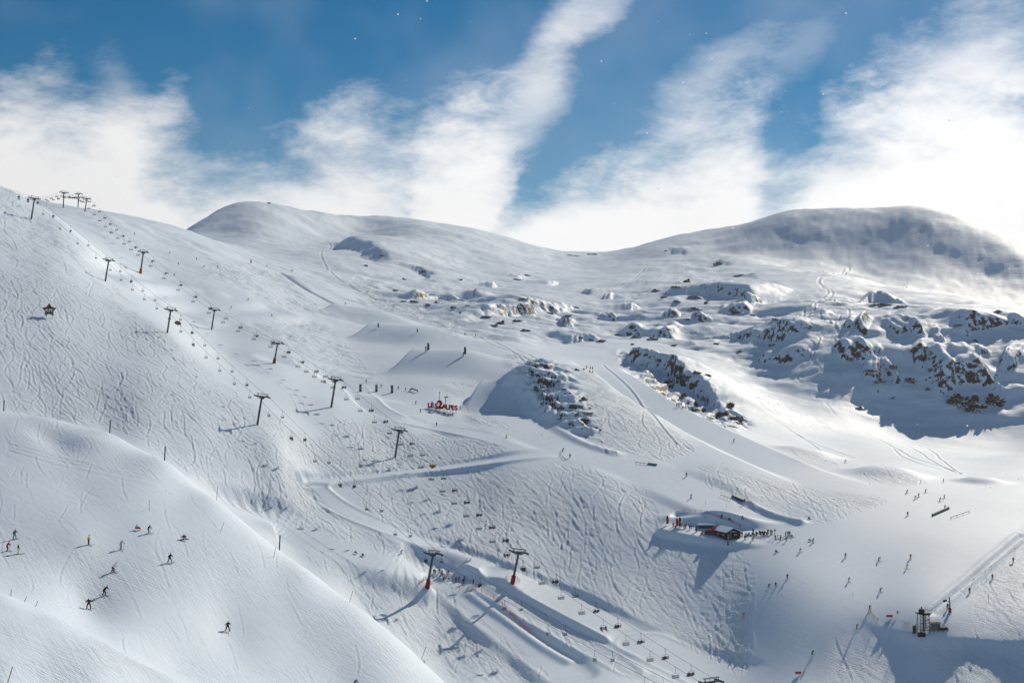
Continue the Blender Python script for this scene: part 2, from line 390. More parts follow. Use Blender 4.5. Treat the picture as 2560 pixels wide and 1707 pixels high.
# ------------------------------------------------------------------ landforms
def scarp(img, h, face, back, dmin=100, dmax=2600, taper=0.25, rag=0.35, seed=1):
    """a rocky step: the ground behind the line rises by h over `face` metres and runs out again over `back` metres"""
    path = densify(img, 4, dmin, dmax)
    n = len(path)
    cx = sum(p.x for p in path) / n; cy = sum(p.y for p in path) / n
    rad = max(math.hypot(p.x - cx, p.y - cy) for p in path) + back
    s = window(cx, cy, rad)
    xx, yy = X[s], Y[s]
    wob = fbm(xx / (face * 3.5), yy / (face * 3.5), 5, seed, 0.65) * face * rag * 5
    # frame along the chord
    ax, ay = path[-1].x - path[0].x, path[-1].y - path[0].y
    l = math.hypot(ax, ay); ax /= l; ay /= l
    nx, ny = -ay, ax
    if ny < 0: nx, ny = -nx, -ny
    ts = np.array([(p.x - path[0].x) * ax + (p.y - path[0].y) * ay for p in path])
    ns = np.array([(p.x - path[0].x) * nx + (p.y - path[0].y) * ny for p in path])
    o = np.argsort(ts)
    if len(ts) > 6: ns = np.polyval(np.polyfit(ts / l, ns, 3), ts / l)
    t = (xx - path[0].x) * ax + (yy - path[0].y) * ay
    q = (xx - path[0].x) * nx + (yy - path[0].y) * ny - np.interp(t, ts[o], ns[o]) + wob
    tap = sstep(-taper * l * 0.3, taper * l, t) * sstep(l * (1 + 0.3 * taper), l * (1 - taper), t)
    amp = h * (1 + 0.6 * fbm(t / (l * 0.22), t * 0, 2, seed + 5))
    prof = sstep(-face, 0, q) * (1 - sstep(0, back, q))
    Z[s] += amp * tap * prof
def ridge(img, h, wl, wr, dmin=100, dmax=2600, p=2.0):
    path = densify(img, 5, dmin, dmax)
    n = len(path); cx = sum(p_.x for p_ in path) / n; cy = sum(p_.y for p_ in path) / n
    rad = max(math.hypot(p_.x - cx, p_.y - cy) for p_ in path) + 3 * max(wl, wr)
    s = window(cx, cy, rad)
    dist, zc, side = polyline_dist(path, s)
    w = np.where(side > 0, wl, wr)
    Z[s] += h * np.exp(-(dist / w) ** p)
def soft_poly(poly, b=4):
    m = in_poly(U, vrow(), poly).astype(float)
    return blur(blur(m, b, 0), b, 1)

# rolling of the open snow
Z += 1.5 * fbm(X / 70, Y / 70, 3, 3) * sstep(380, 700, D) + 3.0 * fbm(X / 170, Y / 120, 4, 9) * sstep(900, 1700, D)
far = sstep(760, 1050, D)
Z += far * (2.6 * fbm(X / 48, Y / 36, 4, 101, 0.55) + 0.7 * (0.4 - np.abs(fbm(X / 26, Y / 15, 3, 103)))) + sstep(1500, 1800, D) * 0.8 * fbm(X / 30, Y / 60, 3, 107)
# wind-shaped rocky ground on the mountain
wild = soft_poly([(960,690),(1300,720),(1450,770),(1560,720),(1700,630),(1900,740),(2140,730),(2300,760),(2560,790),(2700,1060),(2500,1060),(2300,1075),(2100,1020),(1900,960),(1820,900),(1640,850),(1500,835),(1400,860),(1200,850),(1080,790),(850,700),(850,620)], 10)
def terrace(zz, step):
    q = zz / step; f = q - np.floor(q)
    return (np.floor(q) + sstep(0.25, 0.75, f)) * step
Z += wild * (4.2 * fbm(X / 115, Y / 30, 4, 131, 0.5) + 1.6 * (0.3 - np.abs(fbm(X / 55, Y / 18, 3, 133))))
zz = Z + 22 * fbm(X / 80, Y / 60, 4, 21)
Z += wild * 0.2 * (terrace(zz, 15) - zz)
Z += wild * 1.6 * (0.5 - np.abs(fbm(X / 40, Y / 26, 4, 33)))
SC = [
 ([(990,752),(1060,745),(1130,750),(1190,770)], 4, 6, 45, .25),
 ([(1180,800),(1230,785),(1290,782),(1330,776),(1400,776),(1460,768)], 8, 10, 60, .3),
 ([(1540,765),(1610,730),(1690,702),(1760,714),(1830,745),(1890,775)], 9, 12, 90, .25),
 ([(1530,835),(1580,831),(1640,835),(1710,850)], 6, 7, 45, .3),
 ([(1740,850),(1810,843),(1880,840),(1940,846),(2010,862)], 9, 9, 55, .3),
 ([(2135,760),(2170,747),(2220,745),(2280,762)], 5, 6, 45, .15),
 ([(2330,985),(2360,955),(2420,940),(2480,945),(2520,985)], 9, 6, 45, .2),
 ([(820,605),(900,612),(960,640),(1000,690)], 9, 24, 120, .2),
 ([(960,655),(1020,660),(1080,690),(1110,720)], 5, 9, 60, .3),
 ([(1380,855),(1460,850),(1520,852)], 4, 6, 40, .3),
 ([(1283,696),(1310,692),(1345,700)], 3, 5, 40, .3), ([(1352,714),(1400,706),(1440,708)], 3, 5, 40, .3),
 ([(1284,746),(1330,742),(1375,750)], 3.5, 5, 40, .3), ([(1492,797),(1520,792),(1550,798)], 3, 5, 35, .3),
 ([(1565,777),(1590,768),(1620,772)], 4, 5, 40, .3), ([(1738,802),(1760,794),(1785,798)], 4, 5, 35, .3),
 ([(1785,783),(1840,774),(1890,786)], 5, 6, 45, .3), ([(1870,760),(1900,752),(1940,762)], 4, 6, 40, .3),
 ([(1760,660),(1800,652),(1850,664)], 3, 6, 60, .3), ([(1830,690),(1870,682),(1910,700)], 3.5, 6, 50, .3),
 ([(2095,835),(2130,815),(2180,826)], 6, 8, 60, .25), ([(2230,840),(2270,826),(2320,832)], 7, 8, 50, .3),
 ([(2385,830),(2420,810),(2500,812),(2620,820)], 7, 9, 80, .2), ([(1880,905),(1950,895),(2020,905)], 6, 8, 50, .3),
 ([(2090,900),(2140,880),(2200,892)], 6, 6, 40, .3), ([(1640,630),(1690,622),(1740,640)], 3, 7, 60, .3),
]
for i, (im, h, f, b, rg) in enumerate(SC):
    scarp(im, h, f, b, dmin=600, seed=40 + i, rag=rg)
rl = random.Random(5)
for k, (u, v) in enumerate([(1460,735),(1520,745),(1240,720),(1180,735),(1680,790),(1960,830),(2060,790),(2300,905),(2350,850),(2460,880),(2520,915),(2240,955),(2180,950),(1420,815)]):
    w_ = rl.uniform(30, 70); sl = rl.uniform(-0.1, 0.25)
    scarp([(u - w_ / 2, v - sl * w_ / 2), (u, v - rl.uniform(0, .12) * w_), (u + w_ / 2, v + sl * w_ / 2)], rl.uniform(2.5, 4.5), rl.uniform(4, 6), rl.uniform(25, 45), dmin=600, seed=200 + k, rag=.3)
# ridge of rock right of the knoll, knoll itself
scarp([(1560,885),(1640,928),(1720,965),(1790,1008),(1880,1072)], 9, 7, 75, dmin=640, dmax=1000, seed=70)
scarp([(1285,930),(1350,950),(1400,1000),(1430,1060),(1480,1115)], 3.2, 12, 80, dmin=560, dmax=760, seed=71, rag=0.3)
scarp([(1300,905),(1370,915),(1440,930)], 3, 5, 30, dmin=560, dmax=760, seed=72)

crag = soft_poly([(1280,920),(1330,905),(1420,930),(1500,1090),(1440,1100),(1340,1020)], 5) * (D > 570) + soft_poly([(1530,870),(1640,905),(1760,960),(1880,1060),(1800,1090),(1640,1000)], 5) * (D > 640)
Z += crag * (1.8 * (0.35 - np.abs(fbm(X / 9, Y / 8, 4, 81, 0.6))) + 1.5 * (terrace(Z + 3 * fbm(X / 12, Y / 12, 3, 83), 3.2) - Z - 3 * fbm(X / 12, Y / 12, 3, 83)))
# pistes, roads and ledges
bench([(780,1207),(870,1196),(1000,1180),(1150,1165),(1290,1143),(1420,1125)], 4.3, 2.6, 0.25, dmin=420, fade=(0, .25), cam=0.06)
bench([(775,1210),(830,1262),(920,1302),(1000,1333),(1150,1388),(1250,1428)], 5.0, 2.4, 0.3, dmin=400, cam=0.05)
bench([(1250,1428),(1380,1490),(1500,1550),(1600,1600)], 7.5, 2.6, 0.3, dmin=360, cam=0.08)
bench([(1600,1600),(1720,1660),(1880,1730)], 9, 4.0, 0.2, dmin=340, fade=(0, .7))
bench([(880,955),(905,985),(935,1022),(1000,1050),(1090,1066),(1200,1086),(1330,1122)], 5.0, 3.0, 0.2, dmin=480, amount=.9, fade=(.1, .2))
bench([(520,1262),(600,1280),(690,1303),(790,1338),(887,1378),(1000,1410),(1080,1442),(1140,1465)], 8.5, 10.0, dmin=380, fade=(.3, .1))
bench([(1120,1455),(1180,1510),(1260,1575),(1350,1640),(1430,1700)], 6, 4.0, 0.1, dmin=352)
bench([(1200,1460),(1330,1540),(1450,1605),(1600,1690)], 3.5, 3.0, 0.3, dmin=352, amount=.8)
bench([(1200,1000),(1260,1050),(1400,1112),(1550,1152),(1700,1217),(1850,1280),(1990,1320)], 11, 7.0, dmin=450, fade=(.15, .3))
bench([(1470,895),(1560,962),(1690,1042),(1850,1115),(2000,1185),(2200,1240)], 10, 6.0, dmin=480, fade=(.15, .3))
bench([(1645,1302),(1720,1318),(1820,1336),(1985,1348)], 7.0, 3.5, dmin=420, fade=(.1, .3))
0 and bench([(2120,1515),(2190,1555),(2300,1580),(2450,1594),(2640,1594)], 4, 3.0, dmin=330, fade=(.25, 0))
bench([(690,672),(760,722),(870,776)], 2.0, 3.0, 0.8, 1.2, dmin=800)
bench([(470,790),(560,790),(650,785),(720,782)], 4, 14.0, dmin=700, amount=.7)
bench([(270,690),(360,700),(450,715),(520,730)], 4, 14.0, dmin=700, amount=.6)
bench([(330,560),(380,585),(440,600)], 3, 12.0, dmin=800, amount=.5)
bench([(720,900),(820,930),(930,970),(1060,1000)], 8, 14.0, dmin=560, amount=.7)
# snow park jumps: humps with a steep shaded left flank
def kicker(u, v, w, l, h, rot, dmin=520):
    c = hit(u, v, dmin)
    s = window(c.x, c.y, 2.0 * max(w, l))
    ca, sa = math.cos(R(rot)), math.sin(R(rot))
    a = ((X[s] - c.x) * ca + (Y[s] - c.y) * sa) / w; b = (-(X[s] - c.x) * sa + (Y[s] - c.y) * ca) / l
    Z[s] += h * sstep(-1.05, -0.8, a) * sstep(1.9, 0.2, a) * sstep(-1.5, 0.4, b) * sstep(1.4, 0.5, b)
kicker(1265, 990, 17, 20, 7.0, -12, 560)
kicker(1110, 915, 24, 22, 7, -14, 620)
kicker(1010, 845, 28, 22, 7, -14, 700)
kicker(910, 800, 26, 20, 6.5, -16, 760)
mound(2020, 1135, 14, 9, 2.6, 20, 3, dmin=540)
mound(2220, 1185, 15, 9, 3.0, 15, 3, dmin=520)
mound(2455, 1205, 9, 6, 2.0, 0, 3, dmin=500)
mound(1795, 1302, 15, 3.4, 3.0, -8, 2.4, dmin=440)       # snow bank behind the hut
ridge([(1160,1478),(1230,1530),(1330,1600),(1440,1668)], 0.9, 1.6, 1.6, dmin=352)
ridge([(2318,1540),(2400,1470),(2500,1385),(2570,1325)], -1.0, 2.2, 2.0, dmin=340)
ridge([(2305,1540),(2390,1468),(2490,1383),(2560,1322)], 0.5, 1.2, 1.2, dmin=340)
ridge([(1300,1000),(1370,1065),(1450,1110),(1560,1140)], 1.2, 3.0, 2.5, dmin=520)
ridge([(1860,1252),(1930,1290),(2020,1312)], 1.5, 2.0, 2.0, dmin=440)
# steep bank under the ledge of the drag lift
def cutbank(img, h, face, dmin):
    path = densify(img, 4, dmin)
    s = window(sum(p.x for p in path) / len(path), sum(p.y for p in path) / len(path), 140)
    xs_ = np.array([p.x for p in path]); ys_ = np.array([p.y for p in path]); oo = np.argsort(xs_)
    q = Y[s] - np.interp(X[s], xs_[oo], ys_[oo]) + 0.8 * fbm(X[s] / 9, Y[s] / 9, 3, 91)
    tap = sstep(xs_.min() - 6, xs_.min() + 14, X[s])
    Z[s] -= h * (1 - sstep(-face, 0, q)) * tap
cutbank([(2130,1530),(2190,1562),(2260,1580),(2330,1588),(2450,1596),(2640,1598)], 1.0, 5.0, 352)
# foreground drift hollows
mound(130, 1090, 4.0, 12, -1.3, 30, 2, dmin=250, dmax=330)
mound(200, 1105, 7, 6, 0.8, 0, 2, dmin=250, dmax=330)

# ------------------------------------------------------------------ tracked-out snow
VR = vrow()
ROUGH = [
 [(-30,455),(60,487),(142,530),(200,600),(330,760),(420,840),(560,960),(700,1040),(780,1110),(830,1060),(860,1130),(770,1195),(760,1215),(830,1275),(940,1325),(1080,1395),(1200,1440),(1060,1430),(900,1370),(640,1280),(560,1250),(420,1150),(270,1075),(-30,1020)],
 [(540,800),(640,795),(790,800),(860,860),(960,950),(900,950),(760,885),(640,850)],
 [(560,640),(700,690),(820,790),(700,770),(560,700),(470,690)],
 [(830,1040),(1000,1075),(1180,1095),(1290,1130),(1100,1160),(900,1185),(790,1190)],
 [(880,1215),(1050,1195),(1290,1165),(1420,1150),(1600,1220),(1650,1290),(1640,1350),(1850,1360),(1880,1450),(1870,1690),(1700,1600),(1500,1510),(1300,1425),(1100,1360),(930,1290)],
 [(700,1345),(880,1395),(1060,1455),(1130,1500),(1250,1600),(1400,1707),(1110,1707),(900,1510)],
 [(1250,1475),(1400,1560),(1600,1660),(1660,1707),(1600,1707),(1400,1610),(1250,1520)],
 [(1480,960),(1600,1010),(1740,1130),(1650,1150),(1500,1130),(1420,1080),(1400,1040)],
 [(1740,1155),(1900,1190),(2060,1230),(2230,1250),(2060,1310),(1880,1270),(1760,1210)],
 [(2080,1600),(2300,1605),(2560,1610),(2570,1707),(2070,1707)],
 [(2440,1420),(2560,1350),(2580,1560),(2430,1560)],
 [(870,690),(1000,750),(1100,790),(1220,850),(1150,850),(1050,800),(900,760)],
 [(1100,960),(1200,950),(1150,1000),(1300,1080),(1200,1060),(1100,1000)],
 [(1270,870),(1340,900),(1330,960),(1260,930)],
 [(2290,1548),(2330,1548),(2420,1480),(2580,1345),(2580,1300),(2480,1375)],
 [(1940,1130),(2030,1125),(2120,1180),(2060,1180)],[(2120,1190),(2220,1165),(2320,1205),(2240,1215)],
 [(1380,900),(1480,930),(1560,1010),(1480,960)],
]
inner = D > 380
rough = np.zeros_like(Z)
for p_ in ROUGH: rough = np.maximum(rough, (in_poly(U, VR, p_) & (D > np.where(U > 1300, 322, 360))).astype(float))
near0 = (D < 158) & (U < 700)
rough_near = near0.astype(float)
rough = blur(blur(rough, 5, 0), 5, 1) * (1 - 0.25 * (U < 720)) * np.clip(0.9 + 0.7 * fbm(X / 26, Y / 26, 3, 111), 0.5, 1.2)
groom = ((D > 160) & (D < 345)).astype(float)
groom = blur(groom, 2, 0) + 1.9 * rough_near + 0.5 * ((D > 345) & (D < 1000)) * (1 - np.clip(rough, 0, 1))
groom = groom * np.clip(0.6 + 1.1 * fbm(X / 13, Y / 17, 3, 121), 0.12, 1.25)

gx_cache = {}
def flow():
    Zs = blur(blur(Z, 4, 0), 4, 1)
    # gradient in world axes from grid derivatives
    dZu = np.gradient(Zs, axis=1) / np.gradient(UC)[None, :]
    dZd = np.gradient(Zs, axis=0) / np.gradient(DR)[:, None]
    gx = dZu * FPX / D
    gy = dZd - gx * (U - CU) / FPX
    return -gx, -gy
FX, FY = flow()
def gidx(x, y):
    y = np.clip(y, 61, 3500)
    u = CU + x / y * FPX
    return np.interp(u, UC, np.arange(NU)), np.interp(y, DR, np.arange(ND))
GROOVE = np.zeros_like(Z)
def splat(ci, ri, a):
    c0 = np.floor(ci).astype(int); r0 = np.floor(ri).astype(int)
    ok = (c0 >= 0) & (c0 < NU - 1) & (r0 >= 0) & (r0 < ND - 1)
    c0, r0, a = c0[ok], r0[ok], a[ok]; f = ci[ok] - c0; g = ri[ok] - r0
    for dr, dc, w in ((0,0,(1-f)*(1-g)),(0,1,f*(1-g)),(1,0,(1-f)*g),(1,1,f*g)):
        np.add.at(GROOVE, (r0 + dr, c0 + dc), a * w)
def ski_tracks(x, y, steps, ds, amp, swing, period, heading_noise, keep=None, pull=1.0):
    """many skiers at once: each follows the fall line in turns and leaves a furrow with a lip"""
    n = len(x)
    ph = rng.uniform(0, 6.28, n); sw = swing * rng.uniform(0.4, 1.3, n); pr = period * rng.uniform(0.6, 1.7, n); bias = rng.normal(0, heading_noise, n)
    length = rng.uniform(0.4, 1.0, n) * steps
    am = amp * rng.uniform(0.4, 1.4, n)
    for k in range(steps):
        ci, ri = gidx(x, y)
        c0 = np.clip(ci.astype(int), 0, NU - 1); r0 = np.clip(ri.astype(int), 0, ND - 1)
        fx, fy = FX[r0, c0], FY[r0, c0]
        fl = np.hypot(fx, fy) + 1e-6
        th = np.arctan2(0.4 * fy / fl - 0.62 * pull, 0.4 * fx / fl + 0.8 * pull) + bias + sw * np.sin(ph + k * ds / pr * 6.28)
        al = (k < length) * am
        if keep is not None: al = al * (keep[r0, c0] > 0.35)
        splat(ci, ri, -al)
        off = 0.26 + 0.0004 * y
        cx, cy = -np.sin(th) * off, np.cos(th) * off
        c1, r1 = gidx(x + cx, y + cy); splat(c1, r1, 0.75 * al)
        x = x + np.cos(th) * ds; y = y + np.sin(th) * ds
def seeds(mask, n):
    w = mask.copy()
    # uniform per ground area
    area = (D / FPX) * np.gradient(UC)[None, :] * np.gradient(DR)[:, None]
    w = (w * area).ravel(); cdf = np.cumsum(w); cdf /= cdf[-1]
    i = np.searchsorted(cdf, rng.random(n)); r, c = np.unravel_index(i, Z.shape)
    return X[r, c] + rng.normal(0, .5, n), Y[r, c] + rng.normal(0, .5, n)
x, y = seeds(rough, 30000); ski_tracks(x, y, 56, 0.45, 0.08, 0.2, 44, 0.2, rough)
x, y = seeds(rough, 500); ski_tracks(x, y, 150, 0.4, 0.09, 0.08, 60, 0.9, rough)
x, y = seeds(rough * (D < 640), 5000); ski_tracks(x, y, 80, 0.4, 0.07, 0.3, 44, 0.38, rough)
gm = ((D > 160) & (D < 345)) * (U > -60) * (U < 1200) * 1.0
x, y = seeds(gm, 2000); ski_tracks(x, y, 120, 0.16, 0.010, 0.14, 40, 0.34, pull=2.5)
piste = ((rough < .2) & (D > 370) & (D < 700)).astype(float) * (VR > 880)
x, y = seeds(piste, 5200); ski_tracks(x, y, 70, 0.5, 0.014, 0.15, 40, 0.2)
def drawn(img, amp, dmin=400, twin=0.0, lip=0.8):
    """a single track traced on the slope"""
    pw = densify(img, 8, dmin)
    xs = []; ys = []
    for a, b in zip(pw[:-1], pw[1:]):
        step = 0.12 if a.y < 345 else 0.45
        n = max(2, int((b - a).length / step))
        t = np.arange(n) / n
        xs.append(a.x + (b.x - a.x) * t); ys.append(a.y + (b.y - a.y) * t)
    x = np.concatenate(xs); y = np.concatenate(ys)
    step = 0.12 if y.mean() < 345 else 0.45
    ci, ri = gidx(x, y)
    dens = amp * np.clip(step / (np.interp(y, DR, np.gradient(DR))), 0.1, 1) 
    splat(ci, ri, -dens)
    tx = np.gradient(x); ty = np.gradient(y); l = np.hypot(tx, ty) + 1e-6
    o = 0.5 + 0.0009 * y
    c1, r1 = gidx(x - ty / l * o, y + tx / l * o); splat(c1, r1, lip * dens)
TR = [
 [(1860,590),(1885,610),(2000,640),(2090,652),(2132,674),(2100,685),(2050,693),(2042,706),(2065,720),(2086,732),(2075,745),(2030,760),(2008,772),(2016,785),(1985,797),(1945,806),(1938,815),(1975,828),(2010,845),(2040,860),(2020,880)],
 [(1990,640),(2080,660),(2118,674),(2090,685),(2046,698),(2052,715),(2075,730),(2050,750),(2034,762),(2036,780),(2000,795),(1960,808),(1968,820),(2010,835),(2050,855),(2030,880),(2040,900)],
 [(2080,745),(2090,760),(2120,770),(2125,780),(2090,800),(2085,815),(2100,830),(2082,845),(2095,860),(2110,880),(2100,900)],
 [(2050,780),(2052,795),(2080,810),(2100,825),(2060,850),(2010,870),(2030,900),(2060,930)],
 [(1978,795),(1990,808),(2020,820),(2050,840),(2045,860),(2020,885),(2035,905)],
 [(2040,880),(2000,930),(1990,950),(2030,965),(2050,970)],
 [(2060,1000),(2090,1040),(2150,1075),(2220,1110),(2260,1130)],
 [(2230,1118),(2250,1140),(2300,1160),(2360,1175)],[(2260,1110),(2300,1130),(2330,1155),(2400,1185)],[(2290,1110),(2330,1125),(2350,1150),(2410,1190)],[(2240,1120),(2280,1145),(2350,1165),(2410,1187)],
 [(1920,1040),(1970,1070),(2000,1090),(2060,1130),(2130,1145)],[(1925,1045),(1990,1085),(2050,1115),(2150,1148)],
 [(700,600),(815,595),(830,620),(800,630),(805,650),(830,690),(900,730),(1000,775)],
 [(1620,660),(1600,685),(1540,720),(1420,755)],
 [(1280,870),(1330,890),(1390,905)],[(1290,895),(1340,905),(1400,915)],[(1150,830),(1250,860),(1330,905)],[(1200,850),(1280,880),(1360,910)],
 [(1500,905),(1560,960),(1640,1050),(1700,1120)],
 [(0,1105),(120,1135),(250,1170),(380,1195),(500,1230)],[(0,1112),(140,1150),(300,1185),(430,1215)],[(0,1120),(130,1160),(320,1200),(480,1250)],
]
for t in TR: drawn(t, 0.55 if t[0][1] < 1000 else 0.3, dmin=250 if t[0][0] < 200 else 420)
GROOVE = np.clip(blur(blur(GROOVE, 0.3, 0), 0.3, 1), -0.45, 0.4)
Z += GROOVE
# lumps in the tracked snow, chop on the nearest ridge, faint ripple on the groomed runs
Z += rough * (0.10 * fbm(X / 2.0, Y / 2.0, 3, 50) + 0.3 * fbm(X / 16, Y / 16, 2, 55))
Z += rough * sstep(560, 800, D) * 0.95 * fbm(X / 5.5, Y / 5.5, 3, 57)
Z += rough_near * 0.12 * fbm(X / 5, Y / 5, 2, 61)
Z += wild * 0.9 * fbm(X / 9, Y / 7, 4, 66)
# ------------------------------------------------------------------ snow material and ground object
def flow_raw():
    dZu = np.gradient(Z, axis=1) / np.gradient(UC)[None, :]
    dZd = np.gradient(Z, axis=0) / np.gradient(DR)[:, None]
    gx = dZu * FPX / D
    return gx, dZd - gx * (U - CU) / FPX
class NT:
    def __init__(s, name):
        s.m = bpy.data.materials.new(name); s.m.use_nodes = True
        s.t = s.m.node_tree; s.b = s.t.nodes['Principled BSDF']
    def n(s, typ, **kw):
        nd = s.t.nodes.new(typ)
        for k, v in kw.items():
            if k in nd.inputs.keys(): nd.inputs[k].default_value = v
            else: setattr(nd, k, v)
        return nd
    def l(s, a, b): s.t.links.new(a, b)
def cr_out(k, n2):
    cr = k.n('ShaderNodeValToRGB')
    cr.color_ramp.elements[0].color = (0.67, 0.80, 0.925, 1); cr.color_ramp.elements[1].color = (0.75, 0.86, 0.965, 1)
    k.l(n2.outputs[0], cr.inputs[0]); return cr.outputs[0]
def snow_material():
    k = NT('snow'); b = k.b
    b.inputs['Roughness'].default_value = 0.62
    b.inputs['Specular IOR Level'].default_value = 0.25
    tc = k.n('ShaderNodeTexCoord')
    rough_at = k.n('ShaderNodeAttribute', attribute_name='rough')
    wild_at = k.n('ShaderNodeAttribute', attribute_name='wild')
    n1 = k.n('ShaderNodeTexNoise', Scale=1.6, Detail=4.0, Roughness=0.6); k.l(tc.outputs['Object'], n1.inputs['Vector'])
    n2 = k.n('ShaderNodeTexNoise', Scale=0.35, Detail=5.0, Roughness=0.55); k.l(tc.outputs['Object'], n2.inputs['Vector'])
    mp = k.n('ShaderNodeMapping'); mp.inputs['Scale'].default_value = (0.05, 0.5, 0.2); mp.inputs['Rotation'].default_value = (0, 0, 0.25)
    k.l(tc.outputs['Object'], mp.inputs['Vector'])
    n3 = k.n('ShaderNodeTexNoise', Scale=1.0, Detail=4.0, Roughness=0.6); k.l(mp.outputs[0], n3.inputs['Vector'])
    bp1 = k.n('ShaderNodeBump', Strength=0.6, Distance=0.10); k.l(n1.outputs[0], bp1.inputs['Height'])
    ma = k.n('ShaderNodeMath', operation='MULTIPLY_ADD'); k.l(rough_at.outputs['Fac'], ma.inputs[0]); ma.inputs[1].default_value = 0.6; ma.inputs[2].default_value = 0.12
    k.l(ma.outputs[0], bp1.inputs['Strength'])
    bp2 = k.n('ShaderNodeBump', Strength=0.35, Distance=0.35); k.l(n2.outputs[0], bp2.inputs['Height']); k.l(bp1.outputs[0], bp2.inputs['Normal'])
    mb = k.n('ShaderNodeMath', operation='MULTIPLY_ADD'); k.l(rough_at.outputs['Fac'], mb.inputs[0]); mb.inputs[1].default_value = 0.15; mb.inputs[2].default_value = 0.06
    k.l(mb.outputs[0], bp2.inputs['Strength'])
    bp3 = k.n('ShaderNodeBump', Distance=0.8); k.l(n3.outputs[0], bp3.inputs['Height']); k.l(bp2.outputs[0], bp3.inputs['Normal'])
    mc = k.n('ShaderNodeMath', operation='MULTIPLY'); k.l(wild_at.outputs['Fac'], mc.inputs[0]); mc.inputs[1].default_value = 0.6
    k.l(mc.outputs[0], bp3.inputs['Strength'])
    last = bp3
    sm = k.n('ShaderNodeMath', operation='MULTIPLY'); k.l(rough_at.outputs['Fac'], sm.inputs[0]); sm.inputs[1].default_value = 0.8
    for ang, sc, off in ((-42, 1.0, 0.0), (-57, 1.25, 31.0), (-28, 1.1, 77.0)):     # ski strokes crossing at shallow angles
        m_ = k.n('ShaderNodeMapping'); m_.vector_type = 'TEXTURE'; m_.inputs['Rotation'].default_value = (0, 0, R(ang)); m_.inputs['Scale'].default_value = (5.0 / sc, 0.30 / sc, 40.0); m_.inputs['Location'].default_value = (off, off, 0)
        k.l(tc.outputs['Object'], m_.inputs['Vector'])
        ns = k.n('ShaderNodeTexNoise', Scale=1.0, Detail=2.0, Roughness=0.6, Distortion=0.15); k.l(m_.outputs[0], ns.inputs['Vector'])
        rp = k.n('ShaderNodeMapRange'); rp.interpolation_type = 'SMOOTHSTEP'; rp.inputs['From Min'].default_value = 0.38; rp.inputs['From Max'].default_value = 0.52; k.l(ns.outputs[0], rp.inputs['Value'])
        bb = k.n('ShaderNodeBump', Distance=0.08); k.l(rp.outputs[0], bb.inputs['Height']); k.l(last.outputs[0], bb.inputs['Normal']); k.l(sm.outputs[0], bb.inputs['Strength'])
        last = bb
    gr_at = k.n('ShaderNodeAttribute', attribute_name='groom')
    for ang, sx, sy, dist in ((-24, 6.0, 0.24, 0.03), (-44, 2.6, 0.15, 0.018), (-62, 9.0, 0.5, 0.02)):        # fine scrape marks on the groomed runs
        m_ = k.n('ShaderNodeMapping'); m_.vector_type = 'TEXTURE'; m_.inputs['Rotation'].default_value = (0, 0, R(ang)); m_.inputs['Scale'].default_value = (sx, sy, 40.0)
        k.l(tc.outputs['Object'], m_.inputs['Vector'])
        ns = k.n('ShaderNodeTexNoise', Scale=1.0, Detail=3.0, Roughness=0.6, Distortion=0.3); k.l(m_.outputs[0], ns.inputs['Vector'])
        bb = k.n('ShaderNodeBump', Distance=dist * 4); k.l(ns.outputs[0], bb.inputs['Height']); k.l(last.outputs[0], bb.inputs['Normal']); k.l(gr_at.outputs['Fac'], bb.inputs['Strength'])
        last = bb
    k.l(last.outputs[0], b.inputs['Normal'])
    # bare rock where the wild slopes are steepest
    rk_at = k.n('ShaderNodeAttribute', attribute_name='rock')
    rn = k.n('ShaderNodeTexNoise', Scale=0.22, Detail=6.0, Roughness=0.68); k.l(tc.outputs['Object'], rn.inputs['Vector'])
    ra = k.n('ShaderNodeMath', operation='MULTIPLY_ADD'); k.l(rn.outputs[0], ra.inputs[0]); ra.inputs[1].default_value = 2.2; k.l(rk_at.outputs['Fac'], ra.inputs[2])
    rm = k.n('ShaderNodeMapRange'); rm.interpolation_type = 'SMOOTHSTEP'; rm.inputs['From Min'].default_value = 2.0; rm.inputs['From Max'].default_value = 2.1; k.l(ra.outputs[0], rm.inputs['Value'])
    rkc = k.n('ShaderNodeValToRGB'); rkc.color_ramp.elements[0].color = (0.035, 0.027, 0.022, 1); rkc.color_ramp.elements[1].color = (0.17, 0.125, 0.09, 1)
    rn2 = k.n('ShaderNodeTexNoise', Scale=0.9, Detail=5.0, Roughness=0.7); k.l(tc.outputs['Object'], rn2.inputs['Vector']); k.l(rn2.outputs[0], rkc.inputs[0])
    mxc = k.n('ShaderNodeMix', data_type='RGBA'); k.l(rm.outputs[0], mxc.inputs['Factor']); k.l(cr_out(k, n2), mxc.inputs['A']); k.l(rkc.outputs[0], mxc.inputs['B'])
    k.l(mxc.outputs['Result'], b.inputs['Base Color'])
    return k.m
SNOW = snow_material()
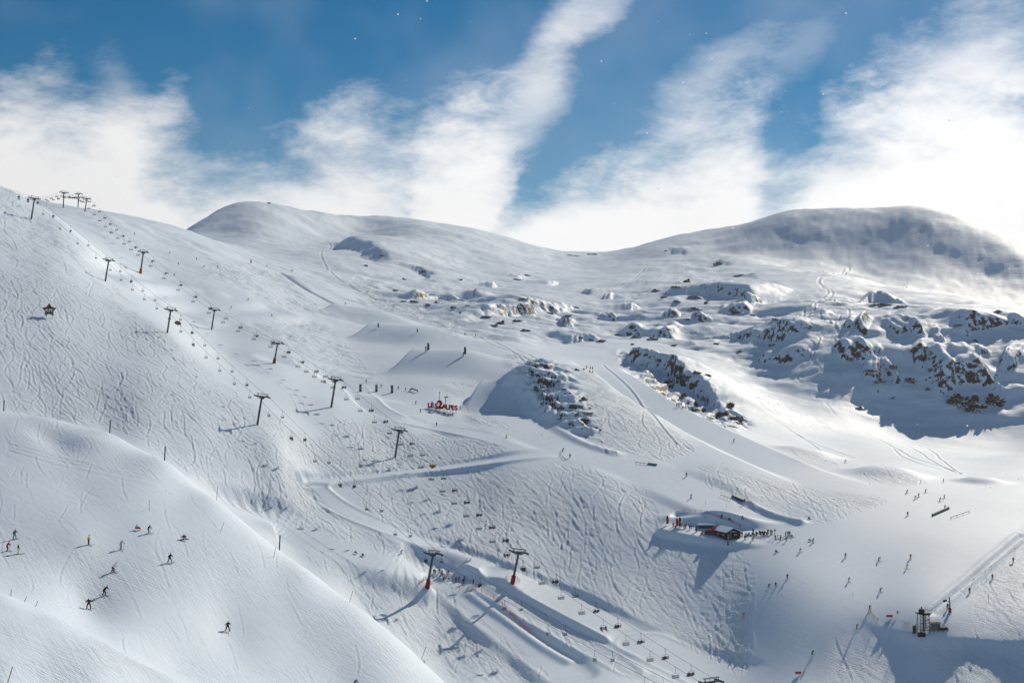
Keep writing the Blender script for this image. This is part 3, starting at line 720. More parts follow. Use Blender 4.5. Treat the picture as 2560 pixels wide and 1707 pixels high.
def build_ground():
    me = bpy.data.meshes.new('snow_ground')
    V = np.stack([X, Y, Z], -1).reshape(-1, 3).astype(np.float32)
    idx = np.arange(NU * ND).reshape(ND, NU)
    F = np.stack([idx[:-1, :-1], idx[:-1, 1:], idx[1:, 1:], idx[1:, :-1]], -1).reshape(-1, 4)
    me.vertices.add(len(V)); me.vertices.foreach_set('co', V.ravel())
    me.loops.add(F.size); me.loops.foreach_set('vertex_index', F.ravel().astype(np.int32))
    me.polygons.add(len(F)); me.polygons.foreach_set('loop_start', np.arange(0, F.size, 4, dtype=np.int32))
    me.polygons.foreach_set('use_smooth', np.ones(len(F), bool))
    me.update(calc_edges=True)
    w2 = np.maximum(wild, sstep(1000, 1300, D))
    fx_, fy_ = flow_raw()
    steep = np.hypot(fx_, fy_)
    rock = (1 + 0.5 * np.clip(crag, 0, 1)) * sstep(0.62, 1.25, steep) * np.maximum.reduce([wild, 0.75 * soft_poly([(1290,900),(1480,920),(1480,1100),(1350,1060)], 6), soft_poly([(1520,860),(1700,890),(1880,1080),(1800,1100),(1640,1000)], 6)]) * (D > 560)
    for nm, arr in (('rough', rough), ('wild', w2), ('groom', groom), ('rock', rock)):
        at = me.attributes.new(nm, 'FLOAT', 'POINT'); at.data.foreach_set('value', arr.ravel().astype(np.float32))
    me.materials.append(SNOW)
    o = bpy.data.objects.new('snow_ground', me); COL.objects.link(o); o['kind'] = 'structure'
    o['label'] = 'snow-covered valley, pistes and mountain slopes'
    return o
snow_ground = build_ground()
# ------------------------------------------------------------------ building kit
def srgb(r, g, b):
    f = lambda c: (c / 255 / 12.92) if c / 255 <= 0.04045 else ((c / 255 + 0.055) / 1.055) ** 2.4
    return (f(r), f(g), f(b))
MATS = {}
def mat(name, rgb, rough=0.6, metal=0.0, vary=0.18, scale=6.0):
    """paint, cloth or metal with a little uneven wear"""
    if name in MATS: return MATS[name]
    k = NT(name)
    k.b.inputs['Specular IOR Level'].default_value = 0.2
    k.b.inputs['Roughness'].default_value = rough; k.b.inputs['Metallic'].default_value = metal
    tc = k.n('ShaderNodeTexCoord'); n = k.n('ShaderNodeTexNoise', Scale=scale, Detail=3.0, Roughness=0.6); k.l(tc.outputs['Object'], n.inputs['Vector'])
    cr = k.n('ShaderNodeValToRGB')
    cr.color_ramp.elements[0].position = 0.3; cr.color_ramp.elements[1].position = 0.7
    cr.color_ramp.elements[0].color = tuple(c * (1 - vary) for c in rgb) + (1,); cr.color_ramp.elements[1].color = tuple(min(1, c * (1 + vary)) for c in rgb) + (1,)
    k.l(n.outputs[0], cr.inputs[0]); k.l(cr.outputs[0], k.b.inputs['Base Color'])
    MATS[name] = k.m
    return k.m
STEEL = mat('galvanised_steel', (0.085, 0.095, 0.105), 0.5, 0.3)
DARK = mat('dark_steel', (0.03, 0.034, 0.04), 0.55, 0.3)
RED = mat('red_padding', (0.27, 0.010, 0.015), 0.6)
ORANGE = mat('orange_padding', (0.55, 0.10, 0.02), 0.6)
SEATM = mat('chair_seat', (0.02, 0.022, 0.026), 0.6)
WOOD = mat('dark_wood', (0.045, 0.028, 0.018), 0.75)
PALEWOOD = mat('weathered_wood', (0.16, 0.10, 0.055), 0.8)
ROPE = mat('steel_rope', (0.05, 0.052, 0.055), 0.5, 0.3)
WHITE = mat('white_paint', (0.75, 0.76, 0.78), 0.5)
TEAL = mat('teal_panel', (0.02, 0.11, 0.12), 0.45)
YELLOW = mat('yellow_vinyl', (0.75, 0.45, 0.02), 0.5)

class MB:
    """collects simple shapes into one mesh"""
    def __init__(s): s.v = []; s.f = []
    def add(s, vs, fs):
        o = len(s.v); s.v += [tuple(q) for q in vs]; s.f += [tuple(i + o for i in f) for f in fs]; return s
    def box(s, c, size, M=None, bevel=0.0):
        hx, hy, hz = size[0] / 2, size[1] / 2, size[2] / 2
        c = Vector(c)
        vs = [Vector((x * hx, y * hy, z * hz)) for x in (-1, 1) for y in (-1, 1) for z in (-1, 1)]
        if M: vs = [M @ v for v in vs]
        return s.add([v + c for v in vs], [(0, 1, 3, 2), (4, 6, 7, 5), (0, 4, 5, 1), (2, 3, 7, 6), (0, 2, 6, 4), (1, 5, 7, 3)])
    def tube(s, pts, r, n=6, r2=None):
        pts = [Vector(p) for p in pts]; m = len(pts); rings = []
        for i, p in enumerate(pts):
            d = (pts[min(i + 1, m - 1)] - pts[max(i - 1, 0)]).normalized()
            a = d.cross(Vector((0, 0, 1)) if abs(d.z) < 0.9 else Vector((1, 0, 0))).normalized(); b = d.cross(a)
            rr = r if r2 is None else r + (r2 - r) * i / (m - 1)
            rings.append([p + (a * math.cos(6.28318 * k / n) + b * math.sin(6.28318 * k / n)) * rr for k in range(n)])
        vs = [q for rg in rings for q in rg]
        fs = [(i * n + k, i * n + (k + 1) % n, (i + 1) * n + (k + 1) % n, (i + 1) * n + k) for i in range(m - 1) for k in range(n)]
        fs += [tuple(range(n))[::-1], tuple((m - 1) * n + k for k in range(n))]
        return s.add(vs, fs)
    def disc(s, c, axis, r, w, n=12):
        a = Vector(axis).normalized(); return s.tube([Vector(c) - a * w / 2, Vector(c) + a * w / 2], r, n)
    def prism(s, outline, depth, M=None):
        """outline in x,z extruded along y"""
        n = len(outline)
        vs = [Vector((x, -depth / 2, z)) for x, z in outline] + [Vector((x, depth / 2, z)) for x, z in outline]
        if M: vs = [M @ v for v in vs]
        fs = [tuple(range(n))[::-1], tuple(range(n, 2 * n))] + [(i, (i + 1) % n, n + (i + 1) % n, n + i) for i in range(n)]
        return s.add(vs, fs)
    def mesh(s, name, smooth=False):
        me = bpy.data.meshes.new(name); me.from_pydata(s.v, [], s.f); me.update()
        bm = bmesh.new(); bm.from_mesh(me); bmesh.ops.recalc_face_normals(bm, faces=bm.faces); bm.to_mesh(me); bm.free()
        if smooth: me.polygons.foreach_set('use_smooth', [True] * len(me.polygons))
        return me
def obj(name, me, m, parent=None, loc=None, rot=None):
    if isinstance(me, MB): me = me.mesh(name)
    o = bpy.data.objects.new(name, me); COL.objects.link(o)
    if m is not None and not me.materials: me.materials.append(m)
    if parent: o.parent = parent
    if loc is not None: o.location = loc
    if rot is not None: o.rotation_euler = rot
    return o
def tag(o, label, cat, group=None):
    o['label'] = label; o['category'] = cat
    if group: o['group'] = group
    return o
def thing(name, loc, label, cat, group=None, rot=(0, 0, 0)):
    e = bpy.data.objects.new(name, None); COL.objects.link(e); e.location = loc; e.rotation_euler = rot
    e.empty_display_size = 0.5
    return tag(e, label, cat, group)
ORD = ['first', 'second', 'third', 'fourth', 'fifth', 'sixth', 'seventh', 'eighth', 'ninth', 'tenth', 'eleventh', 'twelfth', 'thirteenth', 'fourteenth', 'fifteenth', 'sixteenth', 'seventeenth', 'eighteenth', 'nineteenth', 'twentieth']
def pix(u, v, d):
    return Vector(((u - CU) / FPX * d, d, ZC + (CV - v) / FPX * d))
def mpp(d): return d / FPX       # metres per photo pixel
# ------------------------------------------------------------------ chairlifts
LIFTS = {
 'A': dict(gauge=4.6, seats='two-seat', desc='left chairlift', spacing=18.5, arm=0.32,
   t=[((78,548),(87,494),''), ((263,703),(273,648),''), ((418,832),(428,772),''), ((643,1062),(656,988),''), ((1068,1468),(1084,1380),'red')],
   names=['top tower of the left chairlift', 'second tower of the left chairlift', 'tower beside the red hoop', 'lone tower on the tracked slope', 'red-footed tower beside the queue'],
   dmins=[700, 640, 560, 480, 390], ext0=((-140, 395), 930), ext1=((1960,1850), 345)),
 'B': dict(gauge=5.0, seats='four-seat', desc='right chairlift', spacing=12.0, arm=0.36,
   t=[((158,520),(160,480),''), ((195,518),(197,483),''), ((212,529),(218,495),''), ((351,683),(359,628),'orange'), ((529,824),(537,772),''), ((685,908),(695,855),'red'), ((828,1018),(840,946),''), ((988,1142),(999,1072),''), ((1281,1457),(1298,1376),'red')],
   names=['leftmost tower on the skyline', 'middle tower on the skyline', 'rightmost tower on the skyline', 'orange-footed tower', 'plain tower right of the red hoop', 'red-footed tower above the jumps', 'tower left of the red letters', 'tower below the red letters', 'red-footed tower below the switchback'],
   dmins=[950, 950, 930, 760, 680, 600, 540, 520, 400], ext0=((30, 492), 1190), ext1=((1778,1703), 362)),
}
def build_tower(L, i, base, top, foot, across, along, label):
    """mast, cross arm, sheave trains, working gantry and ladder"""
    ax = (top - base); h = ax.length; up = ax.normalized()
    t = thing('lift_tower', base, label, 'lift tower', 'chairlift towers')
    g = L['gauge']; k = max(1.0, h / 11.0)
    Zl = lambda s: up * s
    m = MB().tube([up * -1.5, up * (h * 0.5), up * (h - 0.3)], 0.42 * k, 10, 0.3 * k)
    obj('mast', m.mesh('mast', True), STEEL, t)
    c = up * (h - 0.45)
    m = MB(); 
    Mrot = Matrix((across, along, up)).transposed()
    m.box(c, (g + 0.5, 0.42 * k, 0.45 * k), Mrot)
    m.box(c - up * 0.5 * k, (g * 0.45, 0.3 * k, 0.5 * k), Mrot)
    obj('cross_arm', m, STEEL, t)
    for s in (-1, 1):
        e = c + across * (s * g / 2) - up * 0.1
        m = MB().tube([e - along * 1.9 * k, e + along * 1.9 * k], 0.16 * k, 6)
        sh = obj('sheave_train', m, DARK, t)
        for q in range(6):
            w = MB().disc(e + along * ((q - 2.5) * 0.66 * k) + up * 0.12 + across * s * 0.12, across, 0.28 * k, 0.14, 10)
            obj('sheave', w, DARK, sh)
    # gantry
    m = MB(); gh = 1.0 * k
    for s in (-0.36, 0.36):
        for q in (-1, 1):
            m.tube([c + across * (s * g) + along * 0.35 * q * k, c + across * (s * g * 1.15) + along * 0.35 * q * k + up * gh], 0.07 * k, 5)
    for q in (-1, 1):
        m.tube([c + across * (-0.5 * g) + up * gh + along * 0.35 * q * k, c + across * (0.5 * g) + up * gh + along * 0.35 * q * k], 0.075 * k, 5)
    obj('gantry', m, STEEL, t)
    for s in (-0.42, -0.14, 0.14, 0.42):
        obj('railing_post', MB().tube([c + across * (s * g) + along * 0.3, c + across * (s * g) + along * 0.3 + up * gh], 0.05 * k, 4), STEEL, t)
    m = MB(); ld = -along * (0.46 * k)
    for s in (-0.2, 0.2): m.tube([up * 2.2 + ld + across * s, up * (h - 0.6) + ld * 0.8 + across * s], 0.035, 4)
    for q in range(int((h - 3) / 0.45)): m.tube([up * (2.4 + q * 0.45) + ld + across * -0.2, up * (2.4 + q * 0.45) + ld + across * 0.2], 0.025, 4)
    obj('ladder', m, STEEL, t)
    if foot:
        m = MB().tube([up * -0.3, up * 1.3, up * 2.5], 0.78 * k, 10, 0.66 * k)
        obj('foot_pad', m.mesh('foot_pad', True), RED if foot == 'red' else ORANGE, t)
    return t
# one chair of each kind, built once; origin = grip on the rope, local x = along the rope (direction of travel), y = across
def chair_parts(seats):
    w = 2.1 if seats == 'four-seat' else 1.15
    P = {}
    m = MB().tube([(0, 0, 0.08), (0, 0, -0.25), (0, -0.10, -1.0), (-0.12, 0, -1.62)], 0.045, 6); m.box((0, 0, 0), (0.3, 0.12, 0.16))
    P['hanger'] = (m.mesh('hanger'), DARK)
    m = MB()
    for s in (-1, 1): m.tube([(-0.12, 0, -1.6), (-0.12, s * w * 0.42, -1.66), (-0.14, s * w * 0.5, -1.85), (-0.16, s * w * 0.5, -2.75), (0.36, s * w * 0.5, -2.8)], 0.035, 5)
    P['side_frame'] = (m.mesh('side_frame'), DARK)
    P['seat'] = (MB().box((0.1, 0, -2.76), (0.5, w * 0.96, 0.09)).mesh('seat'), SEATM)
    m = MB()
    for q in range(3): m.box((-0.2 - 0.03 * q, 0, -2.55 + 0.2 * q), (0.04, w * 0.96, 0.12))
    P['backrest'] = (m.mesh('backrest'), SEATM)
    m = MB().tube([(0.05, -w * 0.5, -2.15), (0.5, -w * 0.46, -2.35), (0.5, w * 0.46, -2.35), (0.05, w * 0.5, -2.15)], 0.03, 5)
    P['safety_bar'] = (m.mesh('safety_bar'), DARK)
    return P, w
CHAIRS = {}
for kk in ('two-seat', 'four-seat'): CHAIRS[kk] = chair_parts(kk)
RIDERS = []      # (world matrix of the chair, seat offset, label, colours) filled here, people come later
crand = random.Random(11)
def ordn(n):
    return ORD[n] if n < 20 else ('twenty-' + ORD[n - 20])
TOWER_BASES = []
for key, L in LIFTS.items():
    bases = []; tops = []
    for (bu, bv), (tu, tv), foot in L['t']:
        i = len(bases)
        b = hit(bu, bv, L['dmins'][i]); b.z = ground(b.x, b.y)
        d = b.y; s = mpp(d)
        tp = Vector((b.x + (tu - bu) * s, d - 0.02 * 10, b.z + (bv - tv) * s))
        bases.append(b); tops.append(tp)
    TOWER_BASES += [(key, b) for b in bases]
    e0 = pix(*L['ext0'][0], L['ext0'][1]); e1 = pix(*L['ext1'][0], L['ext1'][1])
    line = [e0] + tops + [e1]
    # off-frame end towers carry the ropes on
    acrosses = []
    for i in range(len(line)):
        a = line[max(i - 1, 0)]; c = line[min(i + 1, len(line) - 1)]
        dd = (c - a); al = Vector((dd.x, dd.y, dd.z)).normalized(); ac = Vector((al.y, -al.x, 0)).normalized()
        if ac.x < 0: ac = -ac
        acrosses.append((ac, al))
    for i, (b, tp) in enumerate(zip(bases, tops)):
        ac, al = acrosses[i + 1]
        up = (tp - b).normalized(); al2 = (al - up * al.dot(up)).normalized(); ac2 = al2.cross(up).normalized()
        if ac2.x < 0: ac2 = -ac2
        foot = L['t'][i][2]
        lab = {'A': ['lift tower of the left chairlift nearest the top left corner', 'slim lift tower on the bright crest of the left slope', 'lift tower just left of the red hoop', 'lift tower alone in the tracked slope at left centre', 'red-footed lift tower beside the queue of skiers'],
               'B': ['leftmost of the three lift towers on the skyline', 'middle of the three lift towers on the skyline', 'rightmost of the three lift towers on the skyline', 'lift tower with an orange foot on the upper piste', 'plain grey lift tower right of the red hoop', 'red-footed lift tower left of the snow park jumps', 'lift tower casting a shadow left of the red letters', 'lift tower on the shaded bank below the red letters', 'red-footed lift tower below the switchback road']}[key][i]
        build_tower(L, i, b, tp, foot, ac2, al2, lab)
    gb = Vector((e1.x, e1.y, ground(e1.x, e1.y)))
    ac, al = acrosses[-1]; up = Vector((0, 0, 1)); al2 = (al - up * al.z).normalized()
    build_tower(L, 99, gb, Vector((gb.x, gb.y, max(e1.z + 0.4, gb.z + 5))), '', al2.cross(up) * (1 if al2.cross(up).x > 0 else -1), al2, 'lift tower at the bottom edge, only its cross arm in view' if key == 'B' else 'lift tower of the left chairlift beyond the bottom edge')
    gb = Vector((e0.x, e0.y, ground(e0.x, e0.y)))
    ac, al = acrosses[0]; al2 = (al - up * al.z).normalized()
    build_tower(L, 99, gb, Vector((gb.x, gb.y, max(e0.z + 0.4, gb.z + 7))), '', al2.cross(up) * (1 if al2.cross(up).x > 0 else -1), al2, 'lift tower of the %s hidden beyond the upper left' % L['desc'])
    # ropes
    for side in (-1, 1):
        path = []
        for i in range(len(line) - 1):
            a = line[i] + acrosses[i][0] * side * L['gauge'] / 2 - Vector((0, 0, 0.35)); c = line[i + 1] + acrosses[i + 1][0] * side * L['gauge'] / 2 - Vector((0, 0, 0.35))
            span = (c - a).length
            for k in range(10):
                t = k / 10
                q = a.lerp(c, t); q.z -= 4 * 0.012 * span * t * (1 - t); path.append(q)
        path.append(line[-1] + acrosses[-1][0] * side * L['gauge'] / 2 - Vector((0, 0, 0.35)))
        rp = MB().tube(path, 0.045, 5)
        o = obj('haul_rope', rp, ROPE)
        tag(o, '%s haul rope of the %s carrying %s chairs' % ('left' if side < 0 else 'right', L['desc'], L['seats']), 'rope', 'chairlift ropes')
        # chairs every few metres
        cum = [0.0]
        for a, c in zip(path[:-1], path[1:]): cum.append(cum[-1] + (c - a).length)
        tw = [cum[min(10 * (i + 1), len(cum) - 1)] for i in range(len(bases))]
        sdist = 4.0 + (0 if side < 0 else (1.6 if key == 'A' else 0.9))
        counts = {}
        while sdist < cum[-1] - 1:
            j = int(np.searchsorted(cum, sdist)) - 1; j = max(0, min(j, len(path) - 2))
            t = (sdist - cum[j]) / (cum[j + 1] - cum[j]); p = path[j].lerp(path[j + 1], t); dr = (path[j + 1] - path[j]).normalized()
            near = min(range(len(tw)), key=lambda q: abs(tw[q] - sdist))
            off = sdist - tw[near]
            here = sdist
            sdist += L['spacing'] if (key == 'A' or p.y < 640) else L['spacing'] * 1.8
            uu = CU + p.x / p.y * FPX; vv = CV - (p.z - ZC) / p.y * FPX
            if uu < (88 if key == 'B' else -12) or uu > 1790 or vv > 1700: continue
            if abs(off) < 2.2: here += 0
            kk = (near, off > 0)
            going_up = side > 0
            busy = crand.random() < (0.72 if (going_up and key == 'B') else 0.30 if key == 'A' and going_up else 0.06)
            # sequence number counted away from the tower
            counts.setdefault(kk, []).append((abs(off), p, dr, busy))
        for (near, below), lst in counts.items():
            lst.sort(key=lambda q: q[0])
            for n_, (ao, p, dr, busy) in enumerate(lst):
                lab = '%s %s chair, %s %s the %s, %s rope' % ('occupied' if busy else 'empty', L['seats'], ordn(n_), 'below' if below else 'above', L['names'][near], 'right' if side > 0 else 'left')
                parts, w = CHAIRS[L['seats']]
                dx = -dr if side > 0 else dr            # seats face the direction of travel
                hd = math.atan2(dx.y, dx.x)
                e = thing('lift_chair', p, lab, 'lift chair', 'chairs on the lifts', (0, 0, hd))
                for nm, (me, mt) in parts.items(): obj(nm, me, mt, e)
                uu = CU + p.x / p.y * FPX
                if key == 'B' and side > 0 and 1068 < uu < 1094 and not any(c.name.startswith('bubble_cover') for c in bpy.data.objects):
                    busy = True
                    arc = [(0.65 * math.cos(R(a)) - .1, 0.62 * math.sin(R(a)) - 2.15) for a in range(-20, 171, 19)]
                    obj('bubble_cover', MB().prism(arc + [(x * .93 - .01, z + .03) for x, z in reversed(arc)], w + .3), YELLOW, e)
                    e['label'] = 'occupied four-seat chair under a yellow cover above the switchback road'
                if busy:
                    nr = crand.choice((2, 2, 2, 3)) if w > 1.5 else crand.choice((1, 2, 2))
                    seats = crand.sample(range(4), nr) if w > 1.5 else crand.sample(range(2), nr)
                    for q, sx in enumerate(sorted(seats)):
                        yy = (sx - 1.5) * 0.5 if w > 1.5 else (sx - 0.5) * 0.55
                        RIDERS.append((p.copy(), hd, yy, '%s rider, %s chair %s the %s' % (ORD[q], ordn(n_) + ' ' + L['seats'], 'below' if below else 'above', L['names'][near] + ('' if side > 0 else ', left rope')), side))
# ------------------------------------------------------------------ people
def skin_body(name, J, edges, regions):
    """grow one continuous body over a jointed skeleton; J: joint -> (x, y, z, rx, ry); regions: joint -> material slot"""
    keys = list(J); idx = {k: i for i, k in enumerate(keys)}
    me = bpy.data.meshes.new(name + '_skeleton')
    me.from_pydata([J[k][:3] for k in keys], [(idx[a], idx[b]) for a, b in edges], [])
    o = bpy.data.objects.new(name + '_skeleton', me); COL.objects.link(o)
    md = o.modifiers.new('skin', 'SKIN'); md.use_smooth_shade = True; md.branch_smoothing = 0.3
    sub = o.modifiers.new('sub', 'SUBSURF'); sub.levels = 1; sub.render_levels = 1
    bpy.context.view_layer.update()
    lay = me.skin_vertices[0].data if me.skin_vertices else None
    if lay is None:
        bpy.context.view_layer.objects.active = o
        bm = bmesh.new(); bm.from_mesh(me); bm.verts.layers.skin.verify(); bm.to_mesh(me); bm.free()
        lay = me.skin_vertices[0].data
    for k in keys:
        fat = 1.0 if k in ('head', 'crown', 'neck') or k[:5] in ('finge', 'thumb') else 1.22
        lay[idx[k]].radius = (J[k][3] * fat, J[k][4] * fat); lay[idx[k]].use_root = (k == 'pelvis')
    me.update(); bpy.context.view_layer.update()
    dg = bpy.context.evaluated_depsgraph_get()
    out = bpy.data.meshes.new_from_object(o.evaluated_get(dg))
    out.name = name
    bpy.data.objects.remove(o)
    # colour regions by nearest bone
    segs = [(Vector(J[a][:3]), Vector(J[b][:3]), regions.get(b, regions.get(a, 0))) for a, b in edges]
    slots = []
    for p in out.polygons:
        c = p.center; best = 1e9; bs = 0
        for a, b, s in segs:
            ab = b - a; t = max(0, min(1, (c - a).dot(ab) / (ab.length_squared + 1e-9))); d = (a + ab * t - c).length
            if d < best: best = d; bs = s
        if bs == 2 and c.x > J['head'][0] + 0.045 and c.z < J['head'][2] + 0.05: bs = 3     # the face
        slots.append(bs)
    for nm in ('jacket', 'trousers', 'hat', 'face', 'boots'): out.materials.append(mat('plain_' + nm, (0.1, 0.1, 0.1)))
    out.polygons.foreach_set('material_index', slots)
    out.polygons.foreach_set('use_smooth', [True] * len(out.polygons))
    return out
def pose(knee=0.12, lean=0.08, hip=0.9, spread=0.14, fwd=0.0, arms=((0.28, 0.38, 1.02), (0.28, 0.38, 1.02)), twist=0.0, sit=None):
    """joints of a person facing +x; returns joints and edges"""
    J = {}
    if sit is None:
        J['pelvis'] = (0, 0, hip, .15, .12)
        for s, n in ((1, 'l'), (-1, 'r')):
            J['hip' + n] = (0, s * .10, hip - .05, .105, .105); J['knee' + n] = (knee + s * fwd * .5, s * (spread * .9), hip * .52, .08, .08)
            J['ankle' + n] = (s * fwd, s * spread, .12, .07, .07); J['toe' + n] = (s * fwd + .15, s * spread, .06, .06, .055)
        px, pz = 0.0, hip
    else:
        px, pz, kx, kz, axx, az = sit
        J['pelvis'] = (px, 0, pz, .155, .13)
        for s, n in ((1, 'l'), (-1, 'r')):
            J['hip' + n] = (px + .03, s * .10, pz - .01, .105, .105); J['knee' + n] = (kx, s * spread, kz, .085, .085)
            J['ankle' + n] = (axx, s * spread, az, .07, .07); J['toe' + n] = (axx + .14, s * spread, az - .05, .06, .055)
    J['chest'] = (px + lean * 2.2, 0, pz + .32, .165, .2); J['neck'] = (px + lean * 3.3, 0, pz + .53, .065, .065)
    J['belly'] = (px + lean * .9, 0, pz + .14, .145, .165)
    J['head'] = (px + lean * 3.6 + .02, 0, pz + .66, .105, .1); J['crown'] = (px + lean * 3.7 + .02, 0, pz + .77, .085, .085)
    for s, n, a in ((1, 'l', arms[0]), (-1, 'r', arms[1])):
        sx, sz = px + lean * 2.9, pz + .45
        J['shoulder' + n] = (sx, s * .2, sz, .085, .085)
        hx, hy, hz = a
        J['hand' + n] = (px + lean * 2 + hx, s * hy, hz, .05, .05)
        ex, ey, ez = (sx + J['hand' + n][0]) / 2 - .06, s * (.2 + hy) / 2 + s * .05, (sz + hz) / 2 - .06
        J['elbow' + n] = (ex, ey, ez, .065, .065)
        J['thumb' + n] = (J['hand' + n][0] + .04, s * (hy - .05), hz + .01, .018, .018)
        for q, (ff, fz) in enumerate(((.0, .01), (.015, -.02), (.01, -.045), (-.005, -.065))):
            J['finger%d%s' % (q, n)] = (J['hand' + n][0] + .075 + ff, s * hy, hz + .02 + fz, .017, .017)
    E = [('pelvis', 'belly'), ('belly', 'chest'), ('chest', 'neck'), ('neck', 'head'), ('head', 'crown')]
    for n in 'lr':
        E += [('pelvis', 'hip' + n), ('hip' + n, 'knee' + n), ('knee' + n, 'ankle' + n), ('ankle' + n, 'toe' + n), ('chest', 'shoulder' + n), ('shoulder' + n, 'elbow' + n), ('elbow' + n, 'hand' + n), ('hand' + n, 'thumb' + n)]
        E += [('hand' + n, 'finger%d%s' % (q, n)) for q in range(4)]
    reg = {'pelvis': 1, 'belly': 0, 'chest': 0, 'neck': 0, 'head': 2, 'crown': 2}
    for n in 'lr':
        reg.update({'hip' + n: 1, 'knee' + n: 1, 'ankle' + n: 1, 'toe' + n: 4, 'shoulder' + n: 0, 'elbow' + n: 0, 'hand' + n: 0, 'thumb' + n: 4})
        for q in range(4): reg['finger%d%s' % (q, n)] = 4
    return J, E, reg
POSES = {
 'stand': pose(.06, .03, .92, .13, 0, ((.12, .30, .92), (.12, .30, .92))),
 'ski': pose(.17, .10, .84, .15, 0, ((.30, .34, .98), (.30, .34, .98))),
 'turn': pose(.22, .17, .78, .18, .10, ((.26, .42, .9), (.30, .30, .95))),
 'board': pose(.10, .05, .86, .27, 0, ((.10, .5, 1.05), (.05, .42, .95))),
 'stride': pose(.10, .06, .86, .22, .22, ((.26, .34, 1.0), (-.05, .38, .95))),
 'sit': pose(arms=((.2, .36, .42), (-.12, .4, .22)), lean=.05, spread=.2, sit=(0, .14, .40, .38, .72, .12)),
 'ride': pose(arms=((.36, .2, .32), (.36, .2, .32)), lean=.02, spread=.12, sit=(0, .13, .42, .12, .46, -.32)),
}
BODY = {}
for nm, (J, E, reg) in POSES.items(): BODY[nm] = skin_body('person_' + nm, J, E, reg)
def ski_mesh():
    n = 8; vs = []; fs = []
    prof = [(-.78, .045, 0), (-.5, .045, 0), (0, .035, .004), (.5, .045, 0), (.72, .05, .01), (.82, .045, .05), (.9, .02, .12)]
    for x, w, z in prof: vs += [(x, -w, z + .012), (x, w, z + .012), (x, w, z + .035), (x, -w, z + .035)]
    for i in range(len(prof) - 1):
        for k in range(4): fs.append((i * 4 + k, i * 4 + (k + 1) % 4, i * 4 + 4 + (k + 1) % 4, i * 4 + 4 + k))
    fs += [(0, 1, 2, 3)[::-1], tuple(len(vs) - 4 + k for k in range(4))]
    me = bpy.data.meshes.new('ski'); me.from_pydata(vs, [], fs); return me
def board_mesh():
    vs = []; fs = []
    prof = [(-.78, .06, .09), (-.7, .13, .03), (-.5, .145, 0), (0, .125, 0), (.5, .145, 0), (.7, .13, .03), (.78, .06, .09)]
    for x, w, z in prof: vs += [(-w, x, z + .01), (w, x, z + .01), (w, x, z + .035), (-w, x, z + .035)]
    for i in range(len(prof) - 1):
        for k in range(4): fs.append((i * 4 + k, i * 4 + (k + 1) % 4, i * 4 + 4 + (k + 1) % 4, i * 4 + 4 + k))
    fs += [(0, 1, 2, 3)[::-1], tuple(len(vs) - 4 + k for k in range(4))]
    me = bpy.data.meshes.new('snowboard'); me.from_pydata(vs, [], fs); return me
SKI, BOARD = ski_mesh(), board_mesh()
POLE = MB().tube([(0, 0, 0), (-.12, 0, -1.0)], .012, 4).disc((-.11, 0, -.92), (0, 0, 1), .05, .01, 8).mesh('ski_pole')
CLOTH = {}
PAL = dict(black=(.012, .013, .016), navy=(.015, .025, .07), grey=(.12, .125, .13), white=(.72, .72, .74), red=(.45, .015, .02), maroon=(.16, .012, .02), orange=(.55, .13, .02), yellow=(.75, .48, .02), green=(.02, .16, .05), lime=(.25, .45, .03), turquoise=(.02, .30, .42), blue=(.02, .12, .40), lilac=(.42, .36, .52), magenta=(.35, .015, .14), brown=(.09, .05, .025), olive=(.10, .10, .03), teal=(.02, .14, .15), pink=(.6, .2, .3))
for c, rgb in PAL.items(): CLOTH[c] = mat(c + '_cloth', rgb, 0.75, 0, 0.12, 9)
FACE = mat('skin', (.42, .24, .16), 0.55, 0, 0.08)
BOOT = mat('boots', (.03, .03, .033), 0.5)
SKIM = {c: mat(c + '_ski', PAL[c], 0.35) for c in ('black', 'red', 'blue', 'white', 'grey', 'orange')}
prand = random.Random(3)
def person(p, pz, jacket, trousers, heading, label, group=None, gear='auto', hat=None, scale=1.0, name='person', tilt=None):
    me = BODY[pz]
    o = bpy.data.objects.new(name, me); COL.objects.link(o)
    cols = (CLOTH[jacket], CLOTH[trousers], CLOTH[hat or prand.choice(('black', 'black', 'grey', 'navy', 'white', 'brown'))], FACE, BOOT)
    for i, m in enumerate(cols):
        o.material_slots[i].link = 'OBJECT'; o.material_slots[i].material = m
    o.location = p; o.rotation_euler = (0, tilt or 0, heading); o.scale = (scale,) * 3
    tag(o, label, 'person', group)
    J = POSES[pz][0]
    if gear == 'auto': gear = 'board' if pz in ('board', 'sit') else 'ski'
    if gear == 'ski':
        m = SKIM[prand.choice(list(SKIM))]
        for n in 'lr':
            a = J['ankle' + n]
            k = obj('ski', SKI, None, o, (a[0] + .1, a[1], a[2] - .12)); k.data = SKI
            if not SKI.materials: SKI.materials.append(None)
            k.material_slots[0].link = 'OBJECT'; k.material_slots[0].material = m
            if pz == 'ride': k.rotation_euler = (0, .12, 0)
        if pz != 'ride':
            for n in 'lr':
                h = J['hand' + n]
                q = obj('ski_pole', POLE, DARK, o, (h[0], h[1], h[2]))
                sc = max(.8, h[2]) ; q.scale = (1, 1, sc); q.rotation_euler = (0, .25 if pz == 'turn' else 0.05, 0)
    elif gear == 'board':
        m = SKIM[prand.choice(list(SKIM))]
        ax = J['anklel']
        k = obj('snowboard', BOARD, None, o, (ax[0] + .05, 0, ax[2] - .12)); 
        if not BOARD.materials: BOARD.materials.append(None)
        k.material_slots[0].link = 'OBJECT'; k.material_slots[0].material = m
        if pz == 'sit': k.rotation_euler = (0, -.7, 0)
    return o
def stand_at(u, v, dmin=150, dmax=1400):
    p = hit(u, v, dmin, dmax); p.z = ground(p.x, p.y); return p
